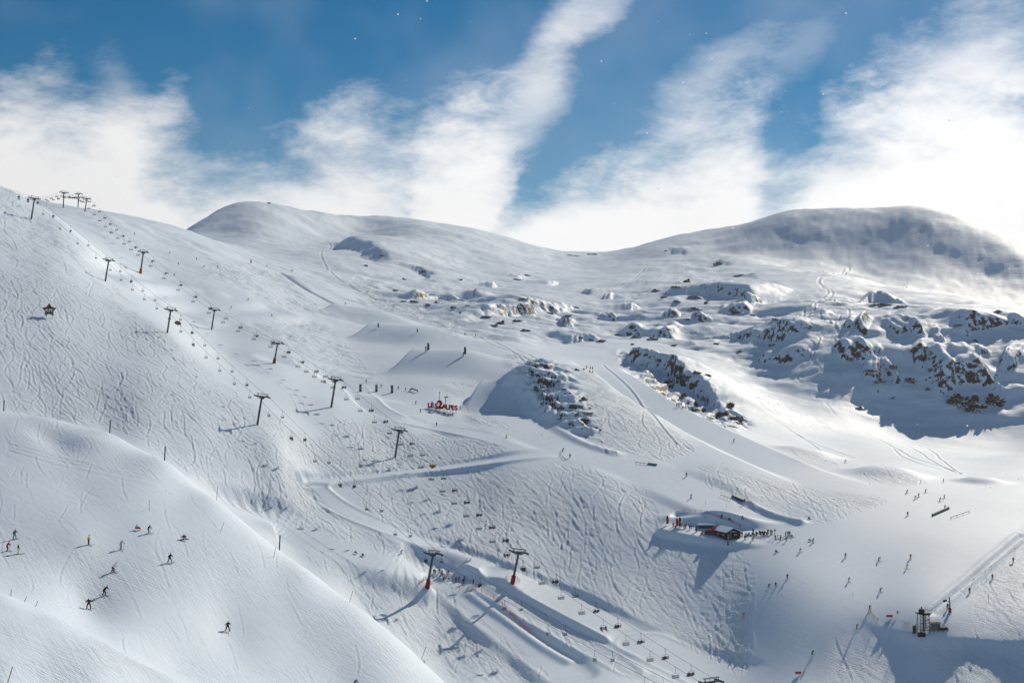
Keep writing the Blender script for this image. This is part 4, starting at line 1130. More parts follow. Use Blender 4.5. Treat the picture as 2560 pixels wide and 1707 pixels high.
def on_snow(u, v, pz, jacket, trousers, heading, label, group=None, dmin=330, sink=0.0, **kw):
    p = stand_at(u, v, dmin)
    p.z += 0.10 if pz == 'sit' else 0.03
    return person(p, pz, jacket, trousers, R(heading), label, group, **kw)
# the run in the left foreground
FG = 'people on the near left run'
on_snow(36, 1348, 'board', 'grey', 'turquoise', -30, 'snowboarder in striped grey top and turquoise trousers near the left edge', FG, 180, hat='black')
on_snow(17, 1378, 'ski', 'red', 'black', 10, 'skier in bright red jacket at the left edge', FG, 180, hat='red')
on_snow(45, 1385, 'stand', 'black', 'white', 20, 'skier in black jacket and white trousers beside the red skier', FG, 180)
on_snow(221, 1362, 'stand', 'yellow', 'black', 0, 'skier in yellow jacket and black trousers on the near run', FG, 180, hat='black')
on_snow(301, 1373, 'ski', 'lilac', 'lilac', -20, 'skier all in pale lilac on the near run', FG, 180)
on_snow(340, 1324, 'sit', 'white', 'magenta', -15, 'person in white jacket and magenta trousers sitting on the snow', FG, 180, hat='maroon')
on_snow(370, 1334, 'ski', 'black', 'black', 15, 'skier in black standing right of the sitting person in magenta', FG, 180)
on_snow(459, 1348, 'sit', 'maroon', 'orange', -60, 'snowboarder in orange trousers sitting on the near run', FG, 180)
on_snow(424, 1407, 'stride', 'black', 'green', -35, 'snowboarder in black jacket and green trousers', FG, 180, gear='board')
on_snow(281, 1430, 'turn', 'white', 'black', -10, 'crouching skier in white jacket and black trousers', FG, 180, hat='black')
on_snow(259, 1488, 'turn', 'black', 'black', -20, 'crouching skier in black below the white-jacketed skier', FG, 180)
on_snow(222, 1522, 'board', 'black', 'black', -80, 'snowboarder in black with an orange hat', FG, 180, hat='orange')
on_snow(569, 1578, 'stride', 'black', 'black', -60, 'lone skier in black lowest on the near run', FG, 180, hat='grey')
on_snow(886, 1722, 'ski', 'blue', 'navy', -40, 'skier in blue cut off by the bottom edge', FG, 180)
# clusters: each entry is (u, v, pose, jacket, trousers)
def cluster(place, lst, group, dmin, heading=-60, spin=40, cat_words=None):
    lst = sorted(lst)
    for i, (u, v, pz, j, t) in enumerate(lst):
        who = {'sit': 'person sitting', 'stand': 'person standing', 'ski': 'skier', 'turn': 'skier turning', 'board': 'snowboarder', 'stride': 'person striding'}[pz]
        lab = '%s in %s, %s from the left %s' % (who, j, ORD[i] if i < 20 else 'twenty-' + ORD[i - 20], place)
        on_snow(u, v, pz, j, t, heading + prand.uniform(-spin, spin), lab, group, dmin, gear='none' if pz == 'stand' and prand.random() < .35 else 'auto')
cluster('in the queue by the red-footed tower', [(1084,1433,'ski','black','black'),(1088,1435,'ski','navy','black'),(1098,1433,'stand','black','black'),(1102,1438,'ski','white','grey'),(1105,1436,'ski','black','navy'),(1117,1437,'ski','maroon','white'),(1121,1437,'ski','blue','white'),(1107,1444,'ski','orange','white'),(1109,1452,'ski','maroon','black'),(1120,1450,'sit','olive','lime'),(1140,1453,'ski','black','grey'),(1146,1452,'ski','navy','grey'),(1158,1458,'stand','black','black'),(1161,1450,'ski','navy','blue'),(1183,1459,'stand','black','black')], 'people queueing below the chairlift', 390)
cluster('on the piste left of the queue', [(887,1383,'sit','brown','olive'),(907,1389,'sit','black','olive'),(1002,1384,'turn','blue','blue')], 'people on the piste left of the queue', 390)
cluster('around the red letters', [(1039,1010,'ski','grey','black'),(1080,1012,'stand','maroon','black'),(1051,1030,'stand','black','black'),(1150,1023,'ski','black','black'),(1091,1064,'ski','black','black'),(1265,1095,'ski','yellow','olive'),(1109,1034,'sit','black','black'),(1132,1040,'stand','maroon','red')], 'people around the big letters', 480)
cluster('near the three dark pillars', [(915,956,'ski','black','black'),(953,968,'ski','navy','grey'),(996,973,'ski','black','grey'),(1013,977,'ski','grey','black'),(1025,980,'stride','black','grey')], 'people near the dark pillars', 560)
cluster('on the upper pistes', [(863,762,'ski','brown','olive'),(679,791,'ski','black','black'),(728,679,'ski','black','black'),(732,679,'ski','black','black'),(667,667,'stand','black','black'),(336,587,'stand','black','black'),(424,635,'ski','black','grey'),(491,650,'stand','black','black'),(446,662,'ski','black','black'),(510,669,'ski','black','black'),(544,670,'ski','navy','black'),(436,689,'ski','black','black'),(620,751,'ski','black','black'),(577,771,'turn','black','black'),(1162,838,'stand','black','black'),(1189,841,'stand','navy','blue')], 'people on the upper pistes', 640)
cluster('on top of the rocky knoll', [(1466,922,'stand','black','black'),(1459,924,'sit','black','black'),(1475,924,'stand','brown','black'),(1481,924,'stand','black','grey'),(1473,930,'sit','navy','black'),(1480,931,'sit','black','black')], 'people on the rocky knoll', 580)
cluster('in the shade under the rock ridge', [(1692,1017,'stand','black','black'),(1697,1018,'stand','navy','black'),(1703,1015,'stand','black','black'),(1706,1019,'sit','black','black'),(1714,1018,'stand','black','navy'),(1720,1017,'stand','black','black')], 'people under the rock ridge', 560)
cluster('on the snow park run', [(1406,1128,'turn','black','black'),(1425,1144,'stand','black','black'),(1716,1191,'stand','black','black'),(1727,1245,'ski','black','navy'),(1862,1256,'ski','black','black'),(1834,1105,'ski','brown','maroon'),(2022,1297,'sit','red','black'),(1856,1299,'stride','black','black')], 'riders on the snow park run', 440)
cluster('on the flat beyond the grey rails', [(2112,1157,'ski','black','black'),(2358,1206,'stand','black','black'),(2266,1233,'turn','black','black'),(2313,1231,'ski','black','black'),(2296,1242,'ski','red','black'),(2287,1248,'ski','black','black'),(2360,1245,'ski','white','grey'),(2349,1253,'ski','black','navy'),(2361,1272,'ski','navy','black'),(2269,1289,'ski','black','black')], 'people beyond the rails', 440)
cluster('on the terrace left of the hut', [(1683,1317,'stand','green','black'),(1688,1319,'sit','black','black'),(1699,1319,'stand','brown','black'),(1710,1320,'stand','yellow','black'),(1714,1321,'stand','olive','black'),(1724,1323,'stand','black','black'),(1728,1323,'stand','maroon','black')], 'people left of the hut', 430)
cluster('in the crowd right of the hut', [(1850,1340,'stand','teal','black'),(1855,1340,'stand','black','teal'),(1862,1348,'stand','black','black'),(1881,1350,'turn','maroon','black'),(1864,1338,'sit','black','black'),(1872,1337,'sit','navy','black'),(1880,1336,'sit','black','grey'),(1883,1333,'stand','black','black'),(1890,1334,'sit','black','black'),(1891,1340,'stand','black','black'),(1899,1337,'stand','navy','black'),(1902,1339,'stand','black','black'),(1906,1338,'stand','black','grey'),(1909,1340,'stand','grey','black'),(1912,1338,'stand','black','black'),(1917,1340,'stand','navy','black'),(1920,1334,'stand','black','black'),(1927,1335,'stand','grey','black'),(1930,1336,'stand','brown','orange')], 'crowd right of the hut', 430)
cluster('at the right end of the crowd', [(1938,1349,'stand','maroon','black'),(1951,1350,'stand','teal','black'),(1966,1353,'stand','teal','grey'),(1964,1339,'stand','black','black'),(1970,1339,'stand','navy','blue'),(1974,1339,'stand','blue','grey'),(1979,1342,'sit','black','olive'),(2022,1352,'sit','black','black'),(2032,1356,'ski','grey','black')], 'people at the right end of the crowd', 430)
cluster('behind the hut bank', [(1804,1296,'stand','black','black'),(1822,1299,'sit','red','red')], 'people behind the hut bank', 430)
cluster('on the wide piste at lower right', [(1939,1380,'sit','black','black'),(1999,1381,'ski','black','grey'),(2113,1393,'ski','black','navy'),(2196,1402,'turn','black','black'),(2276,1396,'ski','maroon','red'),(2266,1421,'ski','olive','lime'),(1968,1446,'ski','navy','black'),(1939,1466,'turn','black','black'),(1921,1469,'turn','black','navy'),(2121,1454,'ski','black','black'),(2200,1479,'turn','maroon','black'),(2174,1524,'ski','brown','black'),(2141,1571,'ski','red','black'),(2030,1637,'turn','teal','green'),(1858,1541,'ski','orange','red')], 'skiers on the wide piste', 340)
cluster('being towed by the drag lift', [(2533,1406,'stand','olive','black'),(2481,1448,'stand','red','black'),(2424,1482,'stand','olive','brown'),(2369,1522,'stand','black','black')], 'skiers on the drag lift', 340, heading=60, spin=5)
# riders on the chairs
for p, hd, yy, lab, side in RIDERS:
    ca, sa = math.cos(hd), math.sin(hd)
    q = Vector((p.x + ca * .02 - sa * yy, p.y + sa * .02 + ca * yy, p.z - 2.76 + .045 - .02))
    person(q, 'ride', prand.choice(('black', 'black', 'black', 'navy', 'grey', 'maroon', 'green', 'red', 'teal', 'black', 'brown')), prand.choice(('black', 'black', 'navy', 'grey', 'white')), hd, lab, 'riders on the chairlifts', gear='ski')
# ------------------------------------------------------------------ signs, park furniture, buildings, machines
def text_mesh(s, size, depth, name='letter'):
    c = bpy.data.curves.new('glyph', 'FONT'); c.body = s; c.size = size; c.extrude = depth / 2; c.align_x = 'CENTER'; c.resolution_u = 3; c.offset = 0.06 * size
    o = bpy.data.objects.new('glyph', c); COL.objects.link(o); bpy.context.view_layer.update()
    me = bpy.data.meshes.new_from_object(o.evaluated_get(bpy.context.evaluated_depsgraph_get())); me.name = name
    me.materials.clear()
    bpy.data.objects.remove(o)
    me.transform(Matrix.Rotation(R(90), 4, 'X'))
    return me
def at(u, v, dmin=330, dmax=1600):
    p = hit(u, v, dmin, dmax); p.z = ground(p.x, p.y); return p
# --- the big red letters
p0, p1 = at(1072, 1027, 560), at(1140, 1027, 560)
c0 = (p0 + p1) / 2; dsc = mpp(c0.y)
base = Vector((c0.x, c0.y, ground(c0.x, c0.y)))
sg = thing('letter_sign', base, 'big red standing letters reading LES 2 ALPES on the shaded bank', 'sign')
LRED = mat('letter_red', (0.40, 0.012, 0.02), 0.5)
xs = [(-33, 'L', 1), (-25.5, 'E', 1), (-16, 'S', 1), (-6.5, '2', 1.75), (4, 'A', 1.05), (12, 'L', 1), (19, 'P', 1), (26, 'E', 1), (34, 'S', 1)]
for px_, ch, sc in xs:
    me = text_mesh(ch, 14.0 * dsc * sc * 1.12, 0.45)
    x = px_ * dsc
    o = obj('letter', me, LRED, sg, (x, 0, 1.0 - px_ * 0.10 * dsc))
    pr = MB().tube([(0, 0.2, 0.3), (0, 1.6, -1.2)], 0.07, 5); pr.tube([(0, 0, 0.1), (0, 0, -3.2)], 0.07, 5)
    obj('prop', pr, DARK, sg, o.location)
pm = at(1099, 1012, 560)
t = thing('snow_lance', pm, 'thin dark pole rising above the large figure two', 'pole'); obj('shaft', MB().tube([(0, 0, -0.3), (0, 0, 5.6)], 0.12, 6), DARK, t); obj('nozzle', MB().tube([(0, 0, 5.2), (0, 0, 6.0)], 0.2, 6), DARK, t)
pm = at(1114, 1014, 560)
t = thing('direction_sign', pm, 'small green board on a red post behind the red letters', 'sign'); obj('post', MB().tube([(0, 0, -0.3), (0, 0, 3.8)], 0.16, 6), RED, t); obj('board', MB().box((0.3, 0, 3.9), (1.9, 0.1, 0.5)), mat('green_board', (0.03, 0.12, 0.06)), t)
# --- star sign on the left slope
ps = at(123, 796, 560); s = mpp(ps.y)
t = thing('star_sign', ps, 'wooden star-shaped sign with a dark ALPE panel on two posts', 'sign')
def star(r1, r2, n=5, cz=0.0, rot=90):
    return [((r1 if k % 2 == 0 else r2) * math.cos(R(rot + k * 180 / n)) * 1.08, (r1 if k % 2 == 0 else r2) * math.sin(R(rot + k * 180 / n)) + cz) for k in range(2 * n)]
cz = 21 * s
obj('star', MB().prism(star(17.5 * s, 10.0 * s, 5, cz), 0.3), mat('star_wood', (0.19, 0.12, 0.045), 0.8), t)
obj('border', MB().prism([(-10.5*s, cz+4.5*s), (0, cz+13.5*s), (10.5*s, cz+4.5*s), (10.5*s, cz-6.5*s), (-10.5*s, cz-6.5*s)], 0.36), mat('brown_trim', (0.13, 0.05, 0.03), 0.8), t)
pn = obj('panel', MB().box((0, -0.2, cz - 0.4 * s), (17.5 * s, 0.1, 8.4 * s)), mat('navy_panel', (0.02, 0.03, 0.07)), t)
for k, ch in enumerate('ALPE'):
    obj('letter', text_mesh(ch, 8.6 * s, 0.06), WHITE, t, ((k - 1.5) * 4.3 * s, -0.28, cz - 3.4 * s))
for q in (-7, 7): obj('post', MB().box((q * s, 0.2, 7 * s), (0.8 * s, 0.8 * s, 16 * s)), WOOD, t)
# --- red hoop
ph = at(444, 812, 560); s = mpp(ph.y)
t = thing('inflatable_hoop', ph, 'round dark hoop with red right half standing on the snow', 'arch')
ring = [(7.5 * s * math.cos(R(a)), 0, 7.5 * s * math.sin(R(a)) + 0.2) for a in range(-12, 193, 15)]
obj('right_tube', MB().tube(ring[:8], 1.6 * s, 8), LRED, t); obj('left_tube', MB().tube(ring[7:], 1.6 * s, 8), DARK, t)
obj('backing', MB().prism([(x * .8, z * .8) for x, y, z in ring], 0.1), mat('grey_vinyl', (0.16, 0.16, 0.17)), t)
# --- dark inflatable pillars
for k, (u, v, lab) in enumerate([(901, 979, 'left'), (941, 979, 'middle'), (980, 982, 'right')]):
    p = at(u, v, 560); s = mpp(p.y)
    t = thing('advertising_pillar', p, '%s of the three dark advertising pillars beside the piste' % lab, 'pillar', 'dark advertising pillars')
    h = 19 * s
    obj('body', MB().tube([(0, 0, -0.3), (0, 0, h * .3), (0, 0, h * .92), (0, 0, h)], 0.62, 12, 0.5).mesh('body', True), mat('charcoal_vinyl', (0.045, 0.05, 0.06)), t)
    obj('white_mark', MB().box((0, -0.6, h * .45), (0.42, 0.06, h * .35)), mat('pale_print', (0.28, 0.29, 0.31)), t)
    obj('top_ring', MB().disc((0, 0, h * (.9 if k == 1 else .97)), (0, 0, 1), 0.63, 0.25), WHITE if k == 1 else DARK, t)
# --- feather flags
def feather(u, v, hpx, col, stripe, label, dmin=420, lean=0):
    p = at(u, v, dmin); s = mpp(p.y); h = hpx * s
    t = thing('feather_flag', p, label, 'flag', 'feather flags', (0, 0, R(lean)))
    obj('pole', MB().tube([(0, 0, -0.4), (0, 0, h * .6), (0.02 * h, 0, h * .93), (.12 * h, 0, h)], 0.05, 5), DARK, t)
    out = [(0.02, h * .12), (.24 * h, h * .14), (.26 * h, h * .6), (.2 * h, h * .9), (.1 * h, h), (0.03, h * .9)]
    obj('sail', MB().prism(out, 0.04), CLOTH[col], t)
    obj('print', MB().prism([(.07 * h, h * .25), (.2 * h, h * .27), (.2 * h, h * .62), (.07 * h, h * .62)], 0.07), CLOTH[stripe], t)
feather(1666, 1312, 24, 'maroon', 'red', 'red feather flag standing apart at the terrace edge', 430)
feather(1690, 1318, 24, 'red', 'maroon', 'red feather flag beside the black one left of the hut', 430)
feather(1697, 1318, 26, 'black', 'orange', 'black feather flag between the red and the pale one', 430)
feather(1702, 1320, 22, 'white', 'blue', 'pale blue-white feather flag nearest the hut', 430)
feather(1063, 880, 15, 'teal', 'white', 'short teal feather flag on the jump beside the dark one', 620)
feather(1068, 878, 22, 'black', 'grey', 'tall dark feather flag on the jump above the pillars', 620)
feather(1157, 892, 12, 'blue', 'white', 'short blue feather flag at the right end of the jump', 620)
feather(1160, 888, 22, 'black', 'brown', 'tall dark feather flag at the right end of the jump', 620)
feather(944, 820, 14, 'blue', 'turquoise', 'blue feather flag on the upper jump, left one', 700)
feather(1042, 832, 11, 'blue', 'turquoise', 'blue feather flag on the upper jump, right one', 700)
feather(626, 660, 12, 'orange', 'red', 'small orange flag on the far upper piste', 800)
# --- piste marker poles on the drift crest and the near run
def marker(u, v, hpx, r, label, lean=(0.06, 0), dmin=180, m=WOOD, dmax=360):
    p = at(u, v, dmin, dmax); s = mpp(p.y); h = hpx * s
    t = thing('piste_pole', p, label, 'pole', 'piste marker poles')
    obj('shaft', MB().tube([(0, 0, -0.4), (lean[0] * h, 0, h)], r, 6), m, t)
    obj('cap', MB().tube([(lean[0] * h, 0, h), (lean[0] * h * 1.03, 0, h * 1.03)], r * 1.15, 6), DARK, t)
for i, (u, v, h, lab) in enumerate([(9,1024,26,'at the left edge'), (274,1081,32,'second from the left'), (411,1149,34,'third from the left'), (698,1360,36,'lowest and nearest')]):
    marker(u, v, h, 0.13, 'thick brown pole on the snowdrift crest, %s' % lab)
THIN = mat('thin_cane', (0.10, 0.085, 0.07))
for u, v, h, lab, ln in [(150,1046,24,'just behind the drift crest at left',0.0),(541,1240,34,'on the drift crest halfway down',.1),(373,1276,24,'in the middle of the near run',0.0),(683,1393,26,'left of the thick lowest pole',.25),(872,1505,28,'on the drift crest below the thick poles',.35),(1051,1646,30,'lowest on the drift crest',.45),(550,1326,20,'near the crest above the near run',.5)]:
    marker(u, v, h, 0.035, 'thin marker cane %s' % lab, (ln, 0), 180, THIN)
for u, v, h, lab, ln, m in [(27,1474,16,'grey marker cane at the top of the nearest ridge',.05,THIN),(58,1487,12,'leaning grey cane beside the orange one',.7,THIN),(85,1500,12,'short orange cane leaning on the nearest ridge',.8,mat('orange_cane',(0.4,0.16,0.03))),(14,1710,42,'long thin cane in the bottom left corner',.4,mat('red_cane',(0.2,0.05,0.04)))]:
    marker(u, v, h, 0.035, lab, (ln, 0), 100, m, 165)
# --- hut, groomer and the terrace
pw = at(1818, 1341, 440); s = mpp(pw.y)
hut = thing('ski_hut', pw, 'dark wooden hut with a snow-covered gable roof', 'hut', None, (0, 0, R(24)))
hut.scale = (1.2, 1.15, 0.88)
W_, Dp, Hh = 4.6, 6.2, 2.1
obj('wall', MB().box((0, 0, Hh / 2 - .3), (W_, Dp, Hh + .6)), WOOD, hut)
g = MB().prism([(-W_/2, Hh), (W_/2, Hh), (0, Hh + 1.5)], Dp)
obj('gable', g, WOOD, hut)
for k, sgn in enumerate((-1, 1)):
    a = math.atan2(1.5, W_ / 2)
    rf = obj('roof_slope', MB().box((0, 0, 0), (2.95, Dp + .9, 0.14)), WOOD, hut, (sgn * W_ / 4 * 1.04, 0, Hh + .78), (0, sgn * a, 0))
    obj('roof_snow', MB().box((sgn * -.02, 0, .22), (2.8, Dp + .7, 0.3)), SNOW, rf)
GLASS = mat('window_glass', (0.10, 0.12, 0.14), 0.15)
dr = obj('door', MB().box((-0.9, -Dp / 2 - .04, .85), (.9, .08, 1.8)), mat('grey_door', (0.10, 0.11, 0.12)), hut); obj('handle', MB().box((-.6, -Dp / 2 - .11, .9), (.06, .05, .2)), STEEL, dr)
for x, z in ((.9, 1.2), (-.5, 2.45), (.5, 2.45)):
    w = obj('window', MB().box((x, -Dp / 2 - .03, z), (.75, .08, .6)), WHITE, hut); obj('pane', MB().box((x, -Dp / 2 - .06, z), (.6, .08, .46)), GLASS, w)
for y in (-1.5, 1.2):
    w = obj('window', MB().box((-W_ / 2 - .03, y, 1.2), (.08, 1.0, .7)), WHITE, hut); obj('pane', MB().box((-W_ / 2 - .06, y, 1.2), (.08, .84, .54)), GLASS, w)
pk = Vector((pw.x - .6, pw.y - 6.0, 0)); pk.z = ground(pk.x, pk.y)
t = thing('vertical_sign', pk, 'tall narrow dark sign with white letters in front of the hut', 'sign')
obj('panel', MB().box((0, 0, 1.6), (.62, .12, 3.8)), DARK, t)
for k in range(6): obj('white_letter', MB().box((0, -.08, 3.15 - k * .5), (.3, .04, .3)).box((0, -.09, 3.15 - k * .5), (.1, .05, .12)), mat('letter_white', (.6, .6, .62)), t)
pg = at(1778, 1334, 440)
gm_ = thing('snow_groomer', pg, 'red tracked snow groomer parked left of the hut', 'snow groomer', None, (0, 0, R(-10)))
GR = mat('groomer_red', (0.36, 0.012, 0.018), 0.35)
obj('body', MB().prism([(-2.0, .9), (2.0, .9), (2.0, 1.5), (.9, 1.6), (-.2, 1.55), (-1.9, 1.3)], 1.9), GR, gm_)
cb_ = obj('cab', MB().prism([(.3, 1.5), (1.9, 1.5), (1.8, 2.6), (.75, 2.65)], 1.8), GR, gm_); obj('windscreen', MB().prism([(.25, 1.62), (.35, 1.62), (.72, 2.5), (.62, 2.5)], 1.6), GLASS, cb_); obj('side_window', MB().box((1.2, -.92, 2.15), (.9, .04, .6)), GLASS, cb_)
for q in (-1, 1):
    tr_ = MB().prism([(-2.1, .35), (-1.7, 0), (1.7, 0), (2.2, .4), (2.0, .85), (-1.9, .85)], .75); o = obj('track', tr_, DARK, gm_, (0, q * 1.25, 0))
    for w in range(5): obj('wheel', MB().disc(((w - 2) * .8, q * .4, .38), (0, 1, 0), .3, .1), STEEL, o)
obj('blade', MB().prism([(-3.1, .0), (-2.8, .0), (-2.65, .5), (-2.8, 1.0), (-3.0, 1.0), (-2.85, .5)], 4.2), DARK, gm_)
obj('blade_arm', MB().box((-2.4, .5, .6), (.9, .15, .2)).box((-2.4, -.5, .6), (.9, .15, .2)), DARK, gm_)
obj('tiller', MB().box((2.6, 0, .4), (.8, 4.0, .4)), DARK, gm_)
obj('mast', MB().tube([(1.7, .6, 2.6), (1.7, .6, 4.6)], .05, 5), DARK, gm_)
pl = at(1768, 1319, 440)
t = thing('snow_covered_container', pl, 'long low teal container with snow on top behind the groomer', 'container', None, (0, 0, R(-4)))
obj('side_wall', MB().box((0, 0, .5), (6.4, 1.6, 1.0)), TEAL, t); obj('snow_cap', MB().prism([(-3.3, 1.0), (3.3, 1.0), (3.1, 1.35), (0, 1.5), (-3.1, 1.35)], 1.8), SNOW, t)
pl = at(1741, 1329, 440)
t = thing('entrance_post', pl, 'dark upright post at the edge of the hut terrace', 'post'); obj('shaft', MB().box((0, 0, .9), (.34, .34, 2.2)), DARK, t); obj('cap', MB().box((0, 0, 2.05), (.42, .42, .12)), STEEL, t)
pl = at(1937, 1341, 430)
t = thing('banner_post', pl, 'dark post with a square board above the crowd', 'post'); obj('shaft', MB().tube([(0, 0, -.3), (0, 0, 2.4)], .1, 6), DARK, t); obj('board', MB().box((0, 0, 2.2), (.5, .1, .6)), mat('green_dark', (.02, .07, .06)), t)
pl = at(1948, 1343, 430)
t = thing('picnic_table', pl, 'small green table at the right end of the crowd', 'table'); obj('top', MB().box((0, 0, .78), (1.6, .7, .08)), mat('green_board', (0.03, 0.12, 0.06)), t)
for q in (-.6, .6):
    for y in (-.25, .25): obj('leg', MB().box((q, y, .36), (.08, .08, .8)), DARK, t)
for i, (u, v) in enumerate([(1868, 1341), (1878, 1339), (1888, 1338)]):
    pl = at(u, v, 430)
    t = thing('deck_chair', pl, '%s dark deck chair from the left in the crowd right of the hut' % ORD[i], 'deck chair', 'deck chairs'); obj('cloth', MB().prism([(-.5, .3), (-.45, .25), (.5, .4), (.9, 1.0), (.85, 1.03), (.45, .47)], .6), DARK, t)
    for y in (-.3, .3): obj('leg', MB().tube([(-.4, y, 0), (.7, y, .75)], .03, 4).tube([(.4, y, 0), (-.1, y, .45)], .03, 4), PALEWOOD, t)
# --- snow park rails and boxes
def rail(a, b, h, w, m, label, kind='rail', dmin=420, legs=4):
    p, q = at(*a, dmin), at(*b, dmin); mid = (p + q) / 2; d = q - p; L_ = d.length; hd = math.atan2(d.y, d.x); pitch = -math.asin(d.z / L_)
    t = thing('jib_rail' if kind == 'rail' else 'jib_box', mid, label, kind, 'snow park rails', (0, pitch, hd))
    if kind == 'rail':
        obj('rail', MB().tube([(-L_/2, 0, h * .6), (-L_/2 + .5, 0, h), (L_/2 - .5, 0, h), (L_/2, 0, h * .6)], w, 6), m, t)
        for k in range(legs): obj('leg', MB().tube([((k / (legs - 1) - .5) * (L_ - 1), 0, -.6), ((k / (legs - 1) - .5) * (L_ - 1), 0, h)], .07, 5), DARK, t)
    else:
        obj('side', MB().box((0, 0, h / 2 - .2), (L_, w, h + .3)), m, t); obj('top_plate', MB().box((0, 0, h), (L_ + .1, w + .1, .07)), mat('pale_plate', (.35, .36, .38)), t)
rail((2331,1290), (2372,1272), .8, .55, TEAL, 'long teal box on the right flat, nearer the skiers', 'box', 420)
rail((2376,1298), (2424,1282), .75, .09, STEEL, 'long grey rail right of the teal box', 'rail', 420)
rail((1588,1158), (1622,1163), .6, .08, DARK, 'dark rail on the park run below the knoll', 'rail', 480)
rail((1620,1160), (1642,1163), .6, .6, TEAL, 'short dark teal box beside the rail below the knoll', 'box', 480)
rail((1800,1240), (1828,1252), .7, .08, STEEL, 'grey rail below the tracked bank at right centre', 'rail', 440)
rail((1830,1241), (1860,1254), .7, .5, TEAL, 'dark teal box below the tracked bank at right centre', 'box', 440)
rail((1027,976), (1044,982), 1.1, .3, DARK, 'thick dark pipe right of the three pillars', 'rail', 560, 3)
rail((1399,1137), (1413,1150), .5, .08, STEEL, 'small rail at the right end of the switchback', 'rail', 480, 3)
rail((1335,974), (1347,978), .8, .5, TEAL, 'teal box on the lip of the big jump', 'box', 560)
# --- safety nets
def net(img, h, label, m, dmin=380, group='safety nets', posts=2.5):
    pth = densify(img, 5, dmin); 
    for q in pth: q.z = ground(q.x, q.y)
    t = thing('safety_net', pth[0], label, 'net', group)
    o0 = pth[0]; wb = MB()
    L_ = 0; nextp = 0
    for a, b in zip(pth[:-1], pth[1:]):
        a2, b2 = a - o0, b - o0; d = (b2 - a2).length
        n = max(1, int(d / 0.5))
        for k in range(n):
            q = a2.lerp(b2, k / n); r = a2.lerp(b2, (k + 1) / n)
            for z in (0.1, h * .37, h * .66, h): wb.tube([q + Vector((0, 0, z)), r + Vector((0, 0, z))], .022, 3)
            wb.tube([q + Vector((0, 0, .1)), q + Vector((0, 0, h))], .018, 3); wb.tube([q + Vector((0, 0, .1)), r + Vector((0, 0, h))], .016, 3)
            if L_ >= nextp:
                obj('post', MB().tube([q + Vector((0, 0, -.4)), q + Vector((0, 0, h + .15))], .05, 5), m, t); nextp += posts
            L_ += d / n
    w = obj('mesh', wb, m, t); w['kind'] = 'stuff'
NETR = mat('red_net', (0.50, 0.05, 0.06), 0.7)
net([(1143,1475),(1170,1472),(1200,1478),(1235,1495),(1265,1525),(1300,1560),(1335,1590)], 1.3, 'red safety net along the ridge below the queue', NETR)
net([(1044,1462),(1058,1453),(1075,1456),(1085,1463)], 1.2, 'red net wrapped round the tower by the queue', NETR)
net([(1262,1452),(1275,1445),(1292,1448),(1302,1458)], 1.2, 'red net wrapped round the tower below the switchback', NETR)
net([(1700,1275),(1740,1280),(1790,1292),(1830,1305),(1860,1320)], 1.0, 'dark red net on the snow bank behind the hut', mat('dark_red_net', (0.22, 0.04, 0.05)), 430)
YN = mat('yellow_net', (0.42, 0.36, 0.12), 0.7)
net([(2172,1528),(2185,1545),(2198,1556)], 1.0, 'yellow net at the left corner of the station ledge', YN, 330)
net([(2255,1562),(2280,1562)], 1.0, 'yellow net just left of the drag lift station', YN, 330)
net([(2208,1558),(2238,1561)], .6, 'pale low fence under the orange banner', mat('pale_fence', (.5, .48, .38)), 330)
# --- orange banners
def banner(u, v, label, dmin=330):
    p = at(u, v, dmin); s = mpp(p.y); w = 15.5 * s
    t = thing('ski_school_banner', p, label, 'banner', 'orange banners', (R(-6), 0, R(4)))
    obj('cloth', MB().box((0, 0, .72), (w, .05, .62)), mat('banner_orange', (0.62, 0.09, 0.03)), t)
    obj('white_strip', MB().box((0, -.01, .28), (w, .05, .22)), WHITE, t)
    for q in (-.22, .2): obj('lettering', MB().box((q * w, -.04, .75), (w * .3, .02, .2)), mat('banner_print', (0.45, 0.02, 0.02)), t)
    for q in (-.48, .48): obj('post', MB().tube([(q * w, .05, -.3), (q * w, .05, 1.1)], .035, 5), DARK, t)
banner(2224, 1545, 'orange and white banner left of the drag lift station')
banner(1996, 1687, 'orange and white banner at the bottom of the wide piste')
p = at(2244, 1536, 330)
t = thing('warning_sign', p, 'small yellow triangle sign near the orange banner', 'sign'); obj('post', MB().tube([(0, 0, -.3), (0, 0, 1.0)], .04, 5), DARK, t); obj('board', MB().box((0, 0, .8), (.55, .06, .7)), YELLOW, t); obj('triangle', MB().prism([(-.18, .62), (.18, .62), (0, .98)], .1), DARK, t)
# --- drag lift bottom station
p = at(2308, 1577, 330); s = mpp(p.y)
st = thing('drag_lift_station', p, 'steel lattice drag lift station on the ledge', 'lift station', None, (0, 0, R(12)))
RUST = mat('rusty_steel', (0.11, 0.06, 0.035), 0.8)
for x in (-1.35, 1.35):
    for y in (-1.1, 1.1):
        obj('frame_leg', MB().tube([(x, y, -.5), (x * .9, y * .9, 5.0)], .11, 6), STEEL, st)
for x in (-1.3, 1.3):
    for k in range(5): obj('brace', MB().tube([(x, -1.05, .4 + k * .95), (x, 1.05, 1.2 + k * .9)], .05, 4), STEEL, st)
for k in range(5): obj('rung', MB().tube([(-1.3, -1.08, .5 + k * .95), (1.3, -1.08, .5 + k * .95)], .06, 4), STEEL, st)
for k in range(4): obj('brace', MB().tube([((-1) ** k * -1.3, -1.08, .6 + k * .95), ((-1) ** k * 1.3, -1.08, 1.5 + k * .95)], .05, 4), STEEL, st)
obj('head_beam', MB().box((0, 0, 5.1), (3.6, 2.6, .3)), DARK, st)
